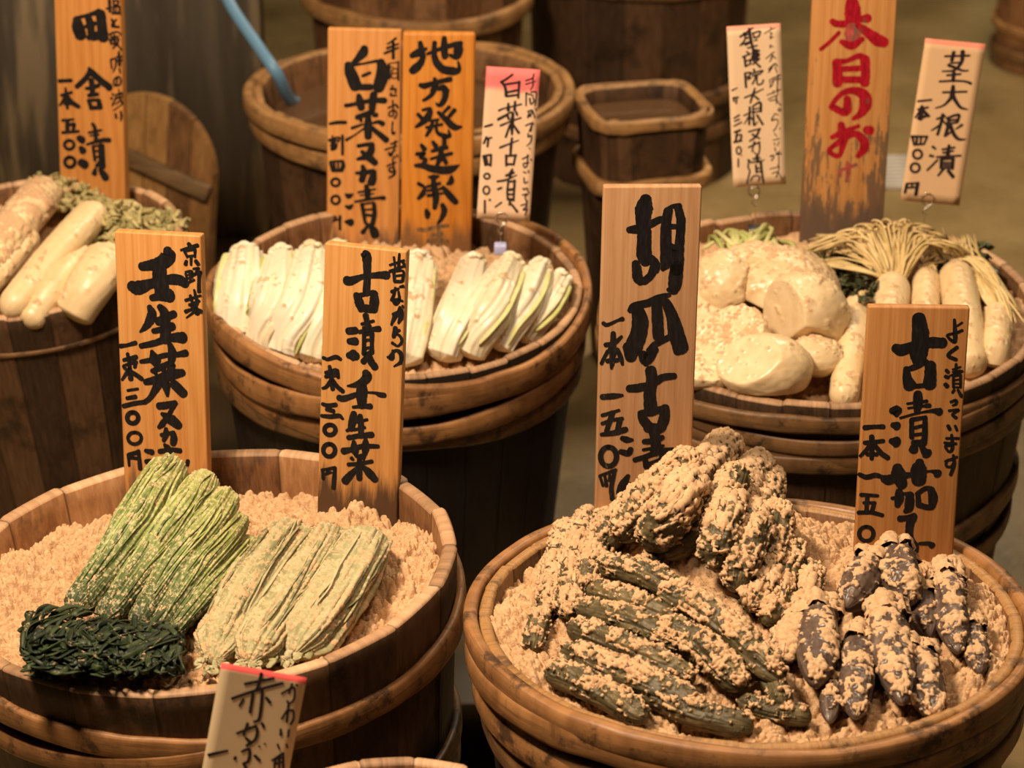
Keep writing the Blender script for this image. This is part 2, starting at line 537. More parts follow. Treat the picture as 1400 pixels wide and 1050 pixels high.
# brush strokes on each board: x, z, width in tenths of a millimetre, from the foot of the board
SIGNS={
's1':dict(org=[-0.5396, 3.5005, 0.3802],rot=[[0.97045, 0.2406, 0.01836], [-0.24119, 0.96498, 0.10315], [0.0071, -0.10453, 0.9945]],W=0.0888,H=0.3531,parts={
 'main':'-142,2895,84 -128,2808,126 -98,2705,118;-167,2917,34 -22,2959,34 71,2989,42 164,3020,67;180,2997,101 193,2854,101 205,2694,109;18,2922,76 41,2843,76 47,2748,76;-18,2823,42 58,2853,42 109,2872,42;3,2680,50 62,2700,84 138,2714,84;-1,2291,25 15,2252,50 -48,2150,50 -170,2036,50;7,2276,42 48,2230,67 147,2148,67 271,2060,76;28,2132,59 42,2043,59 39,1945,50;-43,2021,34 25,2034,42 128,2074,42;-12,1933,42 107,1959,42;-14,1868,42 17,1773,42;-23,1867,34 122,1887,34;122,1878,50 136,1790,59;8,1772,42 145,1790,42;-158,1363,67 -116,1341,76;-136,1232,59 -111,1201,76;-142,1042,84 -91,1021,92;28,1566,34 60,1511,42 72,1348,42;-27,1447,25 145,1493,25;-11,1407,17 109,1433,25;-57,1288,25 55,1330,34 158,1363,42 251,1370,50;27,1262,34 47,1090,34;27,1270,25 139,1296,25;139,1287,67 143,1139,67 148,1016,67;42,1206,25 102,1219,25;48,1123,25 109,1145,25;71,1018,42 115,1071,42;52,975,34 34,915,59;112,972,42 162,909,76 186,870,76',
 'note':'303,3181,42 307,3037,42;258,3066,25 325,3094,25;353,3184,25 359,3121,25;361,3169,25 420,3180,25 410,3124,25;368,3121,25 410,3132,25;350,3096,25 434,3110,25;350,3096,25 357,3025,25;434,3110,25 432,3030,25;340,3016,34 440,3023,34;384,3098,17 390,3027,25;329,2935,34 361,2874,34;388,2939,25 345,2888,34 335,2848,34 419,2846,34;290,2741,25 358,2777,25 409,2781,25;314,2702,25 407,2725,25;297,2677,34 312,2622,34;322,2671,25 415,2693,25;339,2688,25 379,2602,25;415,2693,25 396,2628,25;320,2622,25 405,2644,25;307,2726,25 420,2589,25 445,2559,34;425,2774,25 441,2751,25;336,2567,25 370,2610,25;357,2745,25 347,2688,25;298,2420,25 312,2308,25;298,2420,25 366,2432,25 363,2344,25;410,2524,34 414,2355,42;375,2457,25 451,2471,25;373,2409,25 449,2422,25;363,2334,25 327,2259,17;413,2314,25 420,2258,25;384,2198,25 365,2100,25 339,2090,25 332,2146,25 359,2188,25 402,2208,25 426,2169,25 416,2112,25 381,2085,25;311,1982,25 327,1959,25;292,1916,34 309,1925,25;307,1827,25 361,1945,25;353,1969,25 446,1992,25;352,1920,25 445,1952,25;397,2045,17 403,1940,25 443,1870,34;430,2007,25 438,1992,25;349,1847,17 427,1910,25;322,1763,17 434,1853,17;346,1716,34 353,1668,34;415,1762,25 421,1697,34 411,1631,17',
 'price':'-406,2091,42 -244,2111,42;-324,2008,25 -312,1854,50 -307,1740,34;-387,1905,34 -241,1957,34;-319,1894,50 -409,1773,25;-302,1895,50 -245,1826,59 -153,1776,50;-340,1794,34 -271,1808,34;-381,1578,34 -226,1606,25;-313,1583,50 -317,1452,50;-280,1528,34 -220,1541,42 -240,1466,34;-386,1419,34 -163,1453,34;-314,1548,50 -317,1441,50;-220,1539,42 -240,1455,34;-296,1323,38 -264,1318,38 -241,1298,38 -233,1270,38 -243,1240,38 -267,1217,38 -299,1207,38 -331,1212,38 -354,1232,38 -362,1260,38 -352,1290,38 -328,1313,38 -296,1323,38;-294,1104,42 -260,1098,42 -236,1076,42 -228,1043,42 -238,1009,42 -264,983,42 -299,971,42 -333,977,42 -357,1000,42 -365,1032,42 -355,1066,42 -329,1092,42 -294,1104,42',
}),
's2':dict(org=[-0.1917, 3.4441, 0.3402],rot=[[0.99966, -0.0, 0.02625], [-0.00274, 0.99452, 0.10449], [-0.0261, -0.10453, 0.99418]],W=0.0916,H=0.3354,parts={
 'main':'-1,3115,70 -16,3059,86 -86,2978,62 -140,2929,39;-202,2903,70 -170,2800,109 -106,2634,117;-140,2897,31 1,2924,23 157,2960,31;204,2946,78 228,2851,109 214,2730,117 176,2617,109;-21,2764,31 72,2807,31;-59,2619,62 82,2623,62;-229,2379,39 -167,2389,39 -57,2416,39 100,2452,47 257,2456,62;-66,2512,47 -49,2432,78 -33,2352,70;122,2533,70 108,2436,70 101,2323,62;-87,2230,47 -1,2264,54 93,2299,54;-47,2223,39 -31,2183,31;125,2260,39 157,2269,47;54,2274,47 56,2129,78 57,1983,70;-148,2091,31 -15,2143,23;111,2162,23 181,2180,39 237,2158,54;9,2095,23 -100,2011,16 -218,1935,31;103,2098,47 199,2019,54 286,1949,62;-68,1862,39 27,1881,39 106,1891,47;106,1883,54 91,1793,70 28,1726,62 -74,1691,31;-20,1790,39 76,1711,70 148,1648,62;-10,1603,39 7,1530,62 -16,1415,62;-88,1511,31 -1,1514,47 125,1541,47;133,1534,54 118,1435,78 103,1386,78;-220,1229,23 -181,1206,54 -133,1232,23;-219,1073,23 -171,1058,47 -132,1092,23;-218,867,31 -154,861,78;40,1343,47 57,1261,62 58,1179,54;-62,1258,23 152,1305,23;-38,1218,16 136,1247,16;-101,1134,23 74,1171,31 193,1191,31 264,1193,47;-13,1103,39 12,972,39 29,874,31;-5,1104,23 138,1132,23;138,1116,39 147,976,47 125,851,47;27,1030,23 115,1041,23;36,965,31 132,959,31;29,865,31 85,825,39 132,876,39;61,817,31 -1,732,47;93,834,39 134,769,78 158,703,86',
 'note':'387,3252,31 326,3203,23 287,3178,23;280,3123,31 419,3182,23;249,3058,31 327,3092,31 420,3134,23;357,3196,39 359,2997,39;306,2924,31 316,2741,31;422,2959,23 426,2720,23;329,2933,16 415,2951,16;322,2885,16 361,2886,16;346,2854,16 408,2863,16 410,2760,16 347,2750,16 346,2854,16;346,2806,16 401,2807,16;356,2651,23 341,2595,23;325,2603,23 396,2612,23;349,2603,23 396,2596,23 389,2556,23;342,2555,23 334,2523,23 405,2524,23;359,2459,23 369,2282,23 330,2257,23 314,2289,23 352,2330,23 400,2323,23 408,2275,23 385,2226,23;305,2361,23 383,2403,23;398,2412,23 423,2372,31;362,2185,23 356,2064,23 372,2040,47 388,2048,31;397,1939,23 383,1825,23 360,1776,23;342,1897,23 421,1932,23;272,1822,23 414,1875,23;320,1783,31 344,1751,39 375,1809,23 399,1818,23;298,1611,23 408,1663,23;368,1711,23 386,1556,23 347,1539,31 323,1571,23 362,1597,23 394,1557,31 387,1499,31 324,1457,23;384,1736,23 400,1720,23;415,1761,23 431,1737,23',
 'price':'-424,2140,31 -330,2159,39 -228,2162,39;-266,1991,31 -264,1747,31;-439,1929,23 -368,1956,23 -305,1965,23 -320,1908,23;-392,1987,16 -383,1809,31;-360,1923,23 -367,1810,23;-431,1918,23 -336,1928,23;-415,1861,23 -336,1879,23;-392,1943,31 -399,1805,31;-336,1879,23 -351,1822,23 -399,1805,23;-413,1642,39 -389,1552,39;-413,1650,23 -263,1662,31;-263,1654,39 -255,1597,47 -278,1539,47;-389,1536,39 -286,1539,39;-366,1635,23 -358,1570,23;-318,1636,23 -318,1571,23;-349,1431,31 -323,1425,31 -304,1408,31 -297,1383,31 -304,1358,31 -322,1340,31 -348,1333,31 -374,1339,31 -393,1356,31 -400,1380,31 -393,1405,31 -374,1424,31 -349,1431,31;-347,1206,31 -321,1199,31 -302,1180,31 -295,1154,31 -302,1127,31 -321,1107,31 -347,1099,31 -372,1105,31 -391,1124,31 -398,1151,31 -392,1178,31 -373,1198,31 -347,1206,31;-417,928,31 -416,829,23;-417,920,23 -345,930,23 -361,880,23;-409,862,23 -305,898,23;-290,940,31 -289,766,31',
}),
's3':dict(org=[-0.0972, 3.4103, 0.3403],rot=[[0.99913, -0.03471, 0.02308], [0.03209, 0.99392, 0.10536], [-0.0266, -0.10453, 0.99417]],W=0.0898,H=0.3415,parts={
 'main':'-234,3292,44 -218,3194,59 -202,3111,59;-336,3124,52 -247,3171,74 -159,3217,30;-188,3126,44 -231,3028,67 -282,2974,81 -326,2935,74;-57,3294,44 -62,3159,52 -31,3046,67 45,2964,74 142,2942,81 223,2944,67 252,2990,37 236,3057,22;-143,3150,30 -55,3189,37 92,3244,44 203,3276,52 269,3292,44;61,3356,44 63,3236,67 72,3115,59;247,3284,59 234,3193,89 213,3117,59 131,3139,30;-50,2841,37 -42,2765,44;-227,2755,44 -168,2748,59 -49,2788,44 143,2836,52;-34,2765,59 -78,2681,44;-4,2712,30 56,2736,52 101,2684,59;-41,2724,52 -77,2648,44 -136,2593,37 -188,2562,30;-3,2702,30 63,2726,59 87,2635,59 51,2535,52 0,2504,37 -31,2534,15;-193,2440,30 -104,2456,37 -118,2372,67 -177,2295,59 -273,2224,30;-252,2385,37 -192,2325,44;1,2412,37 92,2329,59 198,2231,67 295,2232,22;134,2483,37 68,2413,30;202,2446,44 136,2360,37;-102,2303,22 2,2320,30;-146,2218,30 48,2260,30;-65,2304,30 -86,2219,44 -144,2111,30;-20,2312,22 -12,2251,30;-26,2236,30 -3,2151,37 80,2114,52 147,2115,37 131,2184,22;-203,1993,37 -164,1940,52;-261,1877,37 -164,1886,37 -215,1839,37 -148,1809,37 -177,1754,44;-274,1729,37 -169,1723,59 -48,1686,74 102,1673,81 192,1697,67 274,1745,15;-61,2034,37 -23,1980,52;81,2089,44 82,1982,44;-67,1918,37 112,1967,44;-80,1817,30 54,1858,37 174,1890,37;45,1966,44 39,1842,59 -4,1741,37;69,1843,44 108,1766,44;-107,1585,22 -47,1578,59 13,1594,30;-47,1562,44 -37,1453,59 -13,1337,67 -26,1181,44;-234,1497,37 -181,1467,37;-150,1452,30 -172,1374,52 -231,1303,37;-120,1460,30 30,1501,37;-112,1406,30 -30,1422,30;-111,1343,37 -29,1352,30;178,1596,30 172,1526,59 127,1495,30;31,1431,30 91,1440,30;75,1455,37 152,1355,67 237,1262,59;47,1369,30 77,1377,22;-131,1153,37 -116,1107,59 -115,1060,44;71,1226,44 95,1149,59 66,1054,44 22,991,30',
 'faded':'-226,901,44 -135,895,44 -7,936,37 144,953,37;15,991,30 32,858,44 33,763,37;-66,825,30 70,850,37;-103,754,37 10,763,37 147,749,30;-96,754,37 -101,596,37;-49,675,30 72,693,30;-48,612,30 103,622,30',
}),
's4':dict(org=[-0.0109, 3.3115, 0.4863],rot=[[0.99779, -0.0, 0.0665], [-0.00464, 0.99756, 0.0696], [-0.06634, -0.06976, 0.99536]],W=0.0643,H=0.1902,parts={
 'main':'-6,1826,25 -77,1764,25 -137,1721,31;-131,1728,31 -83,1660,31 -64,1558,37;-79,1699,25 87,1736,25;81,1742,31 81,1645,25 82,1542,25;-48,1604,25 69,1638,25;-57,1552,25 79,1580,25;-139,1371,25 -78,1401,19 32,1435,19 124,1467,19;-32,1463,25 -27,1379,37;47,1494,25 48,1384,31;-145,1267,19 12,1362,19;-36,1333,25 -13,1269,25;68,1366,25 84,1328,25;25,1356,25 37,1272,31;-144,1254,25 -47,1312,19;-42,1326,25 -13,1269,25;32,1350,31 28,1220,44 37,1083,25;-108,1184,25 -5,1237,19 130,1298,19;4,1198,25 -36,1046,25;48,1201,25 117,1108,31;-97,910,25 13,964,19 123,1017,12;40,1038,25 35,926,31 36,814,25;-15,817,31 -6,686,25;-21,810,25 105,825,25;98,832,25 81,705,25;-1,707,25 81,712,25;72,647,25 51,593,37 48,540,31;2,563,31 88,608,31;-101,483,25 5,510,25 128,578,12;-88,385,25 -45,408,25;-105,158,19 -33,222,19;32,499,25 28,359,25 41,261,25;32,486,25 114,504,25;107,510,31 110,365,25 111,252,25;45,387,31 108,398,31;49,328,25 112,332,25;41,267,31 111,265,31;73,263,31 64,196,25;82,210,25 124,166,25 165,116,31',
 'note':'249,1850,19 233,1797,19 155,1760,19;158,1715,19 274,1761,12;240,1798,19 246,1708,19 219,1648,12;171,1612,19 182,1451,19;177,1613,19 210,1589,19;227,1622,19 289,1627,19 295,1549,19 288,1458,19;222,1596,19 255,1579,19;220,1544,25 237,1474,19 272,1515,19 256,1560,19;206,1381,19 255,1397,19 241,1319,19;225,1369,19 210,1316,19;261,1398,19 299,1309,19;297,1426,19 311,1401,19;211,1303,19 233,1344,19;193,1204,19 260,1235,19 252,1163,19 241,1136,19;271,1249,19 286,1224,19;268,1203,19 260,1137,19;231,1109,19 234,1064,19 270,1086,19 269,1007,19 223,951,12;249,934,12 270,909,12;183,785,19 256,829,19;243,841,19 245,710,19 216,681,19 200,726,19 262,744,19;284,791,19 292,772,19;207,623,19 239,612,19;262,646,19 271,620,19;218,551,19 229,485,19 266,501,19;215,418,19 229,399,19 253,421,19;265,422,19 274,389,19;281,376,19 295,364,19;214,332,19 276,349,19 248,308,19 271,243,19 276,176,19;204,198,19 266,222,19;276,263,19 268,189,19 245,161,19 240,141,19 271,150,19 284,150,19 263,82,19',
 'price':'-295,1159,25 -209,1191,25;-268,1030,25 -295,950,25;-279,1003,25 -205,1028,19;-242,1012,25 -248,913,25;-291,792,25 -259,676,25;-285,793,25 -198,812,25;-198,812,25 -195,674,25;-265,682,25 -196,693,25;-259,788,25 -242,710,31;-233,574,22 -215,570,22 -202,559,22 -196,543,22 -200,526,22 -212,513,22 -229,508,22 -247,511,22 -260,522,22 -266,538,22 -262,555,22 -250,568,22 -233,574,22;-229,412,22 -210,407,22 -195,389,22 -188,365,22 -192,340,22 -204,321,22 -223,313,22 -242,318,22 -257,335,22 -264,360,22 -260,385,22 -248,404,22 -229,412,22;-237,229,25 -227,76,25;-181,246,25 -174,240,25',
}),
's5':dict(org=[-0.3662, 2.756, 0.3604],rot=[[0.97858, 0.20589, 0.00018], [-0.20382, 0.96863, 0.14218], [0.0291, -0.13917, 0.98984]],W=0.0934,H=0.3179,parts={
 'main':'108,3010,68 115,2951,119 53,2881,111 -67,2841,85 -179,2819,68;18,2863,102 13,2712,119 40,2528,119;-298,2602,85 -230,2589,111 -92,2639,77 80,2690,77 216,2698,85 291,2660,68;-81,2488,51 6,2509,68 108,2524,111;-110,2390,43 -87,2307,77 -143,2194,60 -223,2113,17;-22,2235,68 48,2273,68 153,2329,60;1,2397,51 50,2332,77 54,2197,85 49,2044,85;-77,2130,43 10,2152,51;79,2181,68 131,2193,68;-220,1960,43 -64,2003,51 92,2063,60 238,2080,94;-227,1789,34 -123,1812,43 34,1873,43 171,1889,43 266,1912,60;-102,1907,34 -71,1815,94 -56,1756,51;98,1996,43 121,1912,68 109,1826,60;100,1800,43 -23,1733,51 -110,1693,34;-84,1695,51 -68,1670,34;-5,1751,34 36,1685,51;99,1783,34 124,1767,43 80,1713,43;-184,1568,51 -62,1602,68 95,1663,85 225,1697,60;26,1650,77 31,1539,68;-56,1536,68 -138,1402,43 -201,1347,43;126,1565,77 226,1468,77;39,1542,77 52,1432,26;-46,1313,60 32,1327,60 136,1368,34;136,1359,43 72,1252,34;90,1270,34 -10,1126,51 -55,1079,34;-15,1229,34 78,1175,85 162,1111,68;-32,994,34 90,1028,34;22,1067,34 20,1006,51 -8,935,34;99,1029,43 105,960,60 94,907,51;-1,892,26 32,851,60 47,791,43;-56,810,43 66,836,43 170,834,43;-212,808,34 -143,796,51;-208,687,43 -147,700,34;252,727,34 242,683,34',
 'note':'339,3088,43 356,3064,43;253,3017,26 432,3076,43;294,3003,34 318,2945,26;303,3011,26 405,3033,26;405,3033,34 402,2950,26;318,2954,26 403,2967,26;360,2948,34 357,2864,26;308,2903,34 298,2869,43;410,2909,43 434,2877,43;295,2769,26 310,2711,26;296,2786,26 364,2798,26 361,2731,26;303,2753,17 363,2764,17;338,2788,26 343,2688,26;302,2719,17 370,2731,17;309,2669,26 386,2707,26;381,2824,26 441,2835,26 406,2792,26;371,2756,34 457,2794,34 446,2744,26;439,2768,34 433,2584,43;285,2483,34 448,2543,26;338,2536,34 353,2478,34;382,2598,26 405,2498,43;326,2435,34 430,2483,34;351,2419,34 367,2387,34;412,2456,34 385,2413,34;343,2433,34 412,2454,34;386,2452,34 408,2352,60;281,2362,43 376,2401,26;288,2295,17 392,2377,34;393,2394,43 451,2372,43',
 'price':'-444,1946,43 -375,1959,34 -279,1990,43;-370,1865,34 -357,1772,34 -346,1593,51;-416,1794,34 -277,1837,43;-419,1726,34 -403,1701,34;-419,1734,26 -279,1785,34;-279,1785,34 -298,1724,34;-360,1695,43 -442,1578,26;-343,1670,43 -284,1639,43 -225,1600,43;-386,1464,26 -273,1488,26;-398,1377,34 -302,1400,43;-436,1288,43 -331,1321,43 -209,1346,43;-339,1225,43 -309,1219,43 -288,1198,43 -281,1169,43 -290,1138,43 -313,1114,43 -344,1104,43 -374,1110,43 -396,1131,43 -403,1161,43 -393,1192,43 -370,1215,43 -339,1225,43;-326,1005,34 -290,999,34 -263,977,34 -255,945,34 -266,911,34 -294,886,34 -331,874,34 -368,881,34 -394,903,34 -403,935,34 -392,968,34 -364,994,34 -326,1005,34;-406,752,34 -402,630,26;-406,752,34 -300,785,43;-381,719,34 -303,715,34;-291,803,34 -281,603,43',
}),
's6':dict(org=[-0.1644, 2.7055, 0.3454],rot=[[0.97376, 0.22276, 0.04651], [-0.22704, 0.96489, 0.13208], [-0.01546, -0.13917, 0.99015]],W=0.0865,H=0.3387,parts={
 'main':'-29,3305,33 12,3301,74 27,3121,58 25,2905,58;-185,3016,74 -136,3021,66 -21,3075,41 126,3107,49 233,3118,66;-81,2877,49 -46,2798,74 -27,2725,49;-65,2871,41 18,2896,33 100,2922,41;108,2914,58 111,2823,74 106,2740,66;-27,2742,58 105,2748,66;25,2670,49 45,2580,41 38,2512,41;-14,2573,25 110,2620,25;4,2534,25 78,2567,25;-36,2487,33 80,2525,33 170,2544,49;-152,2483,58 -78,2499,58;-141,2375,49 -74,2382,66;-144,2223,49 -94,2229,91 -61,2224,66;15,2459,33 19,2342,33 22,2259,41;7,2459,25 98,2485,25;98,2485,41 102,2352,33 104,2285,41;25,2402,25 91,2418,25;28,2318,25 94,2334,25;39,2252,33 104,2285,41;40,2210,41 16,2174,49;72,2248,49 99,2183,58 143,2129,58;45,2059,58 63,2019,74 15,1954,66 -68,1911,41 -143,1894,16;-10,1934,66 11,1801,74;15,1946,66 10,1835,91 15,1700,66;-231,1756,49 -180,1753,49 -48,1811,41;52,1848,16 152,1852,25 203,1840,41 253,1838,41;-77,1672,25 23,1692,33 107,1702,49;-66,1605,49 -73,1536,66 -94,1431,49;-136,1409,25 -103,1430,33;2,1587,41 14,1478,49 17,1376,41;-71,1502,25 78,1554,25;-61,1426,25 56,1466,25;-117,1334,41 -16,1363,41 134,1398,49;-163,1182,58 -79,1210,41 37,1258,41 205,1278,33;-57,1298,33 -45,1214,66 -26,1147,33;68,1356,25 71,1262,66 65,1176,41;-76,1115,33 -59,1100,25;-26,1139,25 74,1177,25;16,1152,25 18,1075,33;66,1150,25 50,1122,25;8,1140,33 11,1020,49 15,900,49;-108,1040,33 -7,1061,33 144,1105,33;-5,1018,33 -87,922,58 -136,855,66;44,1041,33 114,981,66 184,912,58',
 'note':'262,3228,25 408,3293,25;301,3315,25 322,3185,25;357,3354,25 354,3213,33;401,3268,33 419,3229,25;265,3163,33 418,3237,25;306,3159,33 318,3061,33;314,3168,25 404,3178,25 400,3078,33;324,3120,25 389,3135,25;318,3061,33 392,3069,33;289,2950,33 362,2991,25;328,2996,25 315,2920,33 292,2860,33;377,3010,25 410,3021,33;363,2958,25 374,2877,33 343,2824,33 317,2846,33 349,2874,33 407,2864,25;314,2712,33 403,2764,33;403,2772,33 405,2697,41 375,2627,25;385,2795,33 355,2709,33 308,2628,33;409,2814,25 418,2799,25;323,2686,33 301,2600,25;396,2719,41 375,2633,25;344,2571,49 330,2478,41;337,2529,41 386,2551,33;322,2469,25 363,2506,25 405,2478,33 415,2429,33 375,2382,25 316,2409,33;327,2327,33 322,2242,41 272,2253,25;280,2246,25 352,2330,33 411,2303,49 414,2219,41 342,2160,16',
 'price':'-411,2168,33 -360,2157,33 -277,2191,41 -227,2172,33;-341,2083,33 -321,1966,41 -301,1841,41;-381,2010,33 -273,2048,41;-380,1968,33 -247,2000,33;-256,2050,33 -246,1975,33;-320,1933,41 -369,1859,33 -410,1837,25;-303,1935,41 -251,1873,41 -191,1829,41;-405,1668,33 -346,1657,41 -262,1676,41;-361,1613,33 -285,1605,41;-410,1539,33 -309,1542,41 -225,1561,41 -182,1532,25;-319,1451,41 -289,1447,41 -267,1430,41 -258,1403,41 -265,1374,41 -286,1351,41 -316,1340,41 -345,1344,41 -368,1362,41 -376,1389,41 -369,1417,41 -348,1440,41 -319,1451,41;-321,1241,41 -289,1235,41 -265,1213,41 -256,1180,41 -263,1144,41 -286,1116,41 -317,1103,41 -349,1109,41 -373,1131,41 -383,1164,41 -375,1200,41 -353,1228,41 -321,1241,41;-385,954,25 -374,852,33;-393,944,25 -250,988,33;-326,953,33 -325,918,33;-375,895,25 -291,931,25;-250,988,33 -255,866,41 -260,762,41',
}),
's7':dict(org=[0.1324, 2.6537, 0.3681],rot=[[0.99746, -0.06949, 0.01569], [0.06784, 0.99377, 0.08844], [-0.02173, -0.08716, 0.99596]],W=0.0974,H=0.4037,parts={
 'main':'-69,3913,83 -83,3819,124 -87,3690,108 -74,3543,99 -68,3344,108 -49,3266,83;-225,3596,50 -143,3604,66 -44,3638,58 70,3697,50 120,3706,41;-149,3249,58 -138,3162,66;0,3300,58 44,3239,74 37,3178,74;158,3792,66 139,3645,74 146,3429,83 152,3256,83 121,3186,33;134,3783,41 198,3834,33 265,3834,50;257,3808,58 287,3688,66 284,3515,66 274,3342,83 263,3168,91;181,3628,41 256,3628,33;179,3421,58 239,3386,58 199,3351,41;-139,3209,66 -127,3104,74 -93,3060,66;36,3208,66 6,3121,58 -59,3060,58;262,3206,99 251,3032,99 237,2962,74;186,2971,33 253,2979,41;-192,2754,41 -152,2807,50 -19,2832,58 97,2884,58 197,2918,33;-126,2789,83 -89,2665,116 -93,2524,124 -139,2383,132;74,2823,74 87,2682,83 102,2478,83;14,2328,50 79,2399,50 212,2469,50;166,2839,66 238,2681,91 278,2521,116 334,2352,116;-164,2363,132 -169,2257,83;-52,2291,66 -8,2237,91 73,2343,58;-15,2184,41 0,2237,66;317,2359,116 302,2315,66;38,2121,83 50,2005,83 37,1870,91 52,1690,99;-176,1926,58 -75,1934,66 51,1969,58 159,2040,58 277,2056,50;-50,1664,50 -13,1574,74 66,1491,66;-50,1664,41 69,1672,66 203,1725,33;195,1716,66 191,1599,83 160,1490,74;24,1501,74 143,1490,83;83,1496,83 114,1350,74 109,1232,74;-6,1351,41 96,1359,50 180,1395,41;-12,1261,25 116,1286,25 192,1304,25;-94,1152,41 16,1187,41 151,1240,50 288,1257,41;8,1169,41 28,1078,50;187,1194,50 172,1122,41;53,1105,41 104,1132,25 222,1185,25;-229,1390,41 -177,1372,50 -126,1371,25;-242,1245,41 -164,1226,50 -140,1271,41;-244,741,50 -214,870,66 -157,979,33;-146,896,33 -193,759,41',
 'price':'-457,2624,33 -415,2606,33 -315,2650,25 -265,2667,41;-353,2518,41 -350,2402,50 -339,2287,41;-426,2394,41 -342,2411,41 -268,2481,25;-374,2367,33 -423,2279,25;-407,2330,25 -463,2197,33;-358,2365,41 -354,2232,50 -360,2143,25;-404,2223,41 -303,2231,41;-307,2347,33 -270,2258,41 -251,2186,25;-445,1839,50 -326,1847,50 -242,1855,25;-440,1641,33 -271,1694,25;-338,1667,50 -392,1469,41;-437,1551,33 -345,1586,33 -235,1603,33;-260,1585,50 -282,1468,41;-443,1433,33 -315,1450,50 -197,1485,50;-367,1296,46 -326,1282,46 -295,1243,46 -283,1191,46 -292,1138,46 -321,1100,46 -361,1087,46 -402,1101,46 -433,1140,46 -445,1193,46 -435,1245,46 -407,1283,46 -367,1296,46;-448,983,25 -411,872,25;-448,983,25 -287,1045,33;-295,1036,33 -325,853,41 -312,724,41;-397,982,25 -376,872,33;-345,991,25 -352,926,25',
}),
's8':dict(org=[0.3912, 2.5768, 0.3503],rot=[[0.99988, -0.0, 0.01518], [-0.00159, 0.99452, 0.10452], [-0.01509, -0.10453, 0.99441]],W=0.0992,H=0.3265,parts={
 'main':'0,3157,95 28,2985,121 22,2802,130 28,2702,87;-207,2844,69 -145,2827,87 -43,2865,69 111,2904,78 250,2906,78;-90,2635,43 -75,2535,69 -45,2461,95;-81,2626,35 -4,2655,43 106,2712,35;143,2676,78 149,2575,87 146,2473,95;8,2453,35 95,2463,35;39,2374,61 45,2272,69 41,2189,43;-60,2271,17 131,2301,26;-48,2225,17 64,2245,17 160,2255,35;-121,2121,17 -1,2160,17 120,2190,17 207,2201,35 260,2192,61;-204,2194,52 -160,2195,78 -158,2149,35;-187,2046,43 -151,2037,69;-195,1878,43 -150,1869,87;-6,2104,35 5,1918,35;-6,2104,35 132,2134,26;124,2125,35 134,1967,43 131,1864,43;34,2021,26 94,2041,26;39,1947,26 108,1957,26;26,1863,43 131,1864,52;44,1853,43 30,1788,69;97,1845,35 136,1780,52 165,1752,78;-117,1602,69 -104,1536,104 -62,1414,78;100,1661,61 95,1586,113 103,1464,104;-242,1477,61 -189,1469,78 -67,1508,61 37,1529,35 194,1564,17 247,1560,35 283,1542,69;-85,1348,52 -80,1272,69 -93,1196,43;-151,1271,26 -55,1291,26;-39,1320,26 32,1321,35;24,1311,61 23,1179,69 -10,1131,35;102,1331,35 119,1199,43;94,1322,35 170,1380,35 232,1381,35;232,1371,52 256,1277,69 252,1192,52;137,1199,43 200,1181,43 253,1182,43;-59,1054,52 12,1064,43 81,1084,52;74,1065,52 43,989,61 51,855,52 110,760,52 131,703,26;152,790,26 241,791,35 278,772,52',
 'note':'348,3145,26 366,2990,43 362,2917,35 289,2980,26 365,3008,26;374,3008,26 433,3037,26;378,3081,17 427,3118,17;392,2863,35 310,2779,35 391,2735,35;303,2623,35 321,2605,35;298,2559,35 325,2550,35;303,2476,43 322,2458,43;394,2689,26 400,2597,26;363,2633,17 440,2662,17;365,2606,17 442,2625,17;341,2568,17 460,2616,26;376,2569,26 384,2449,26;377,2560,17 445,2579,17;445,2579,26 453,2450,26;388,2523,17 439,2533,17;390,2486,17 442,2487,17;392,2449,17 445,2450,17;394,2422,26 378,2394,26;429,2422,26 468,2358,35;367,2296,26 418,2315,26 421,2278,26 387,2259,17;356,2203,26 451,2214,26 393,2166,26 430,2130,35;357,2045,35 377,2008,35;427,2046,26 448,2000,26;348,1914,26 471,1916,26;333,1867,26 448,1860,26;398,1952,26 416,1812,35 383,1774,26 344,1830,26 396,1840,26;354,1671,26 466,1719,26;429,1738,26 444,1644,35 416,1531,35;424,1691,26 371,1680,26 366,1624,26 411,1615,26 435,1653,26',
 'price':'-465,2014,43 -361,2025,35 -282,2026,43;-390,1922,43 -383,1800,43 -377,1688,35;-457,1855,35 -273,1877,35;-395,1856,35 -435,1781,35 -493,1714,26;-369,1857,35 -293,1755,43 -219,1700,43;-424,1734,35 -327,1735,35;-491,1521,35 -419,1493,43 -332,1514,43 -261,1496,35;-462,1304,35 -294,1297,26;-399,1286,35 -399,1125,35;-431,1219,26 -325,1221,26;-325,1221,35 -346,1116,35;-478,1114,35 -346,1116,35 -238,1089,35;-390,963,35 -354,953,35 -327,926,35 -315,888,35 -323,849,35 -347,821,35 -382,810,35 -418,820,35 -446,847,35 -457,886,35 -450,924,35 -425,952,35 -390,963,35',
}),
's9':dict(org=[0.3097, 3.4219, 0.4882],rot=[[0.99773, -0.0, -0.0674], [0.00353, 0.99863, 0.05222], [0.0673, -0.05234, 0.99636]],W=0.0659,H=0.2068,parts={
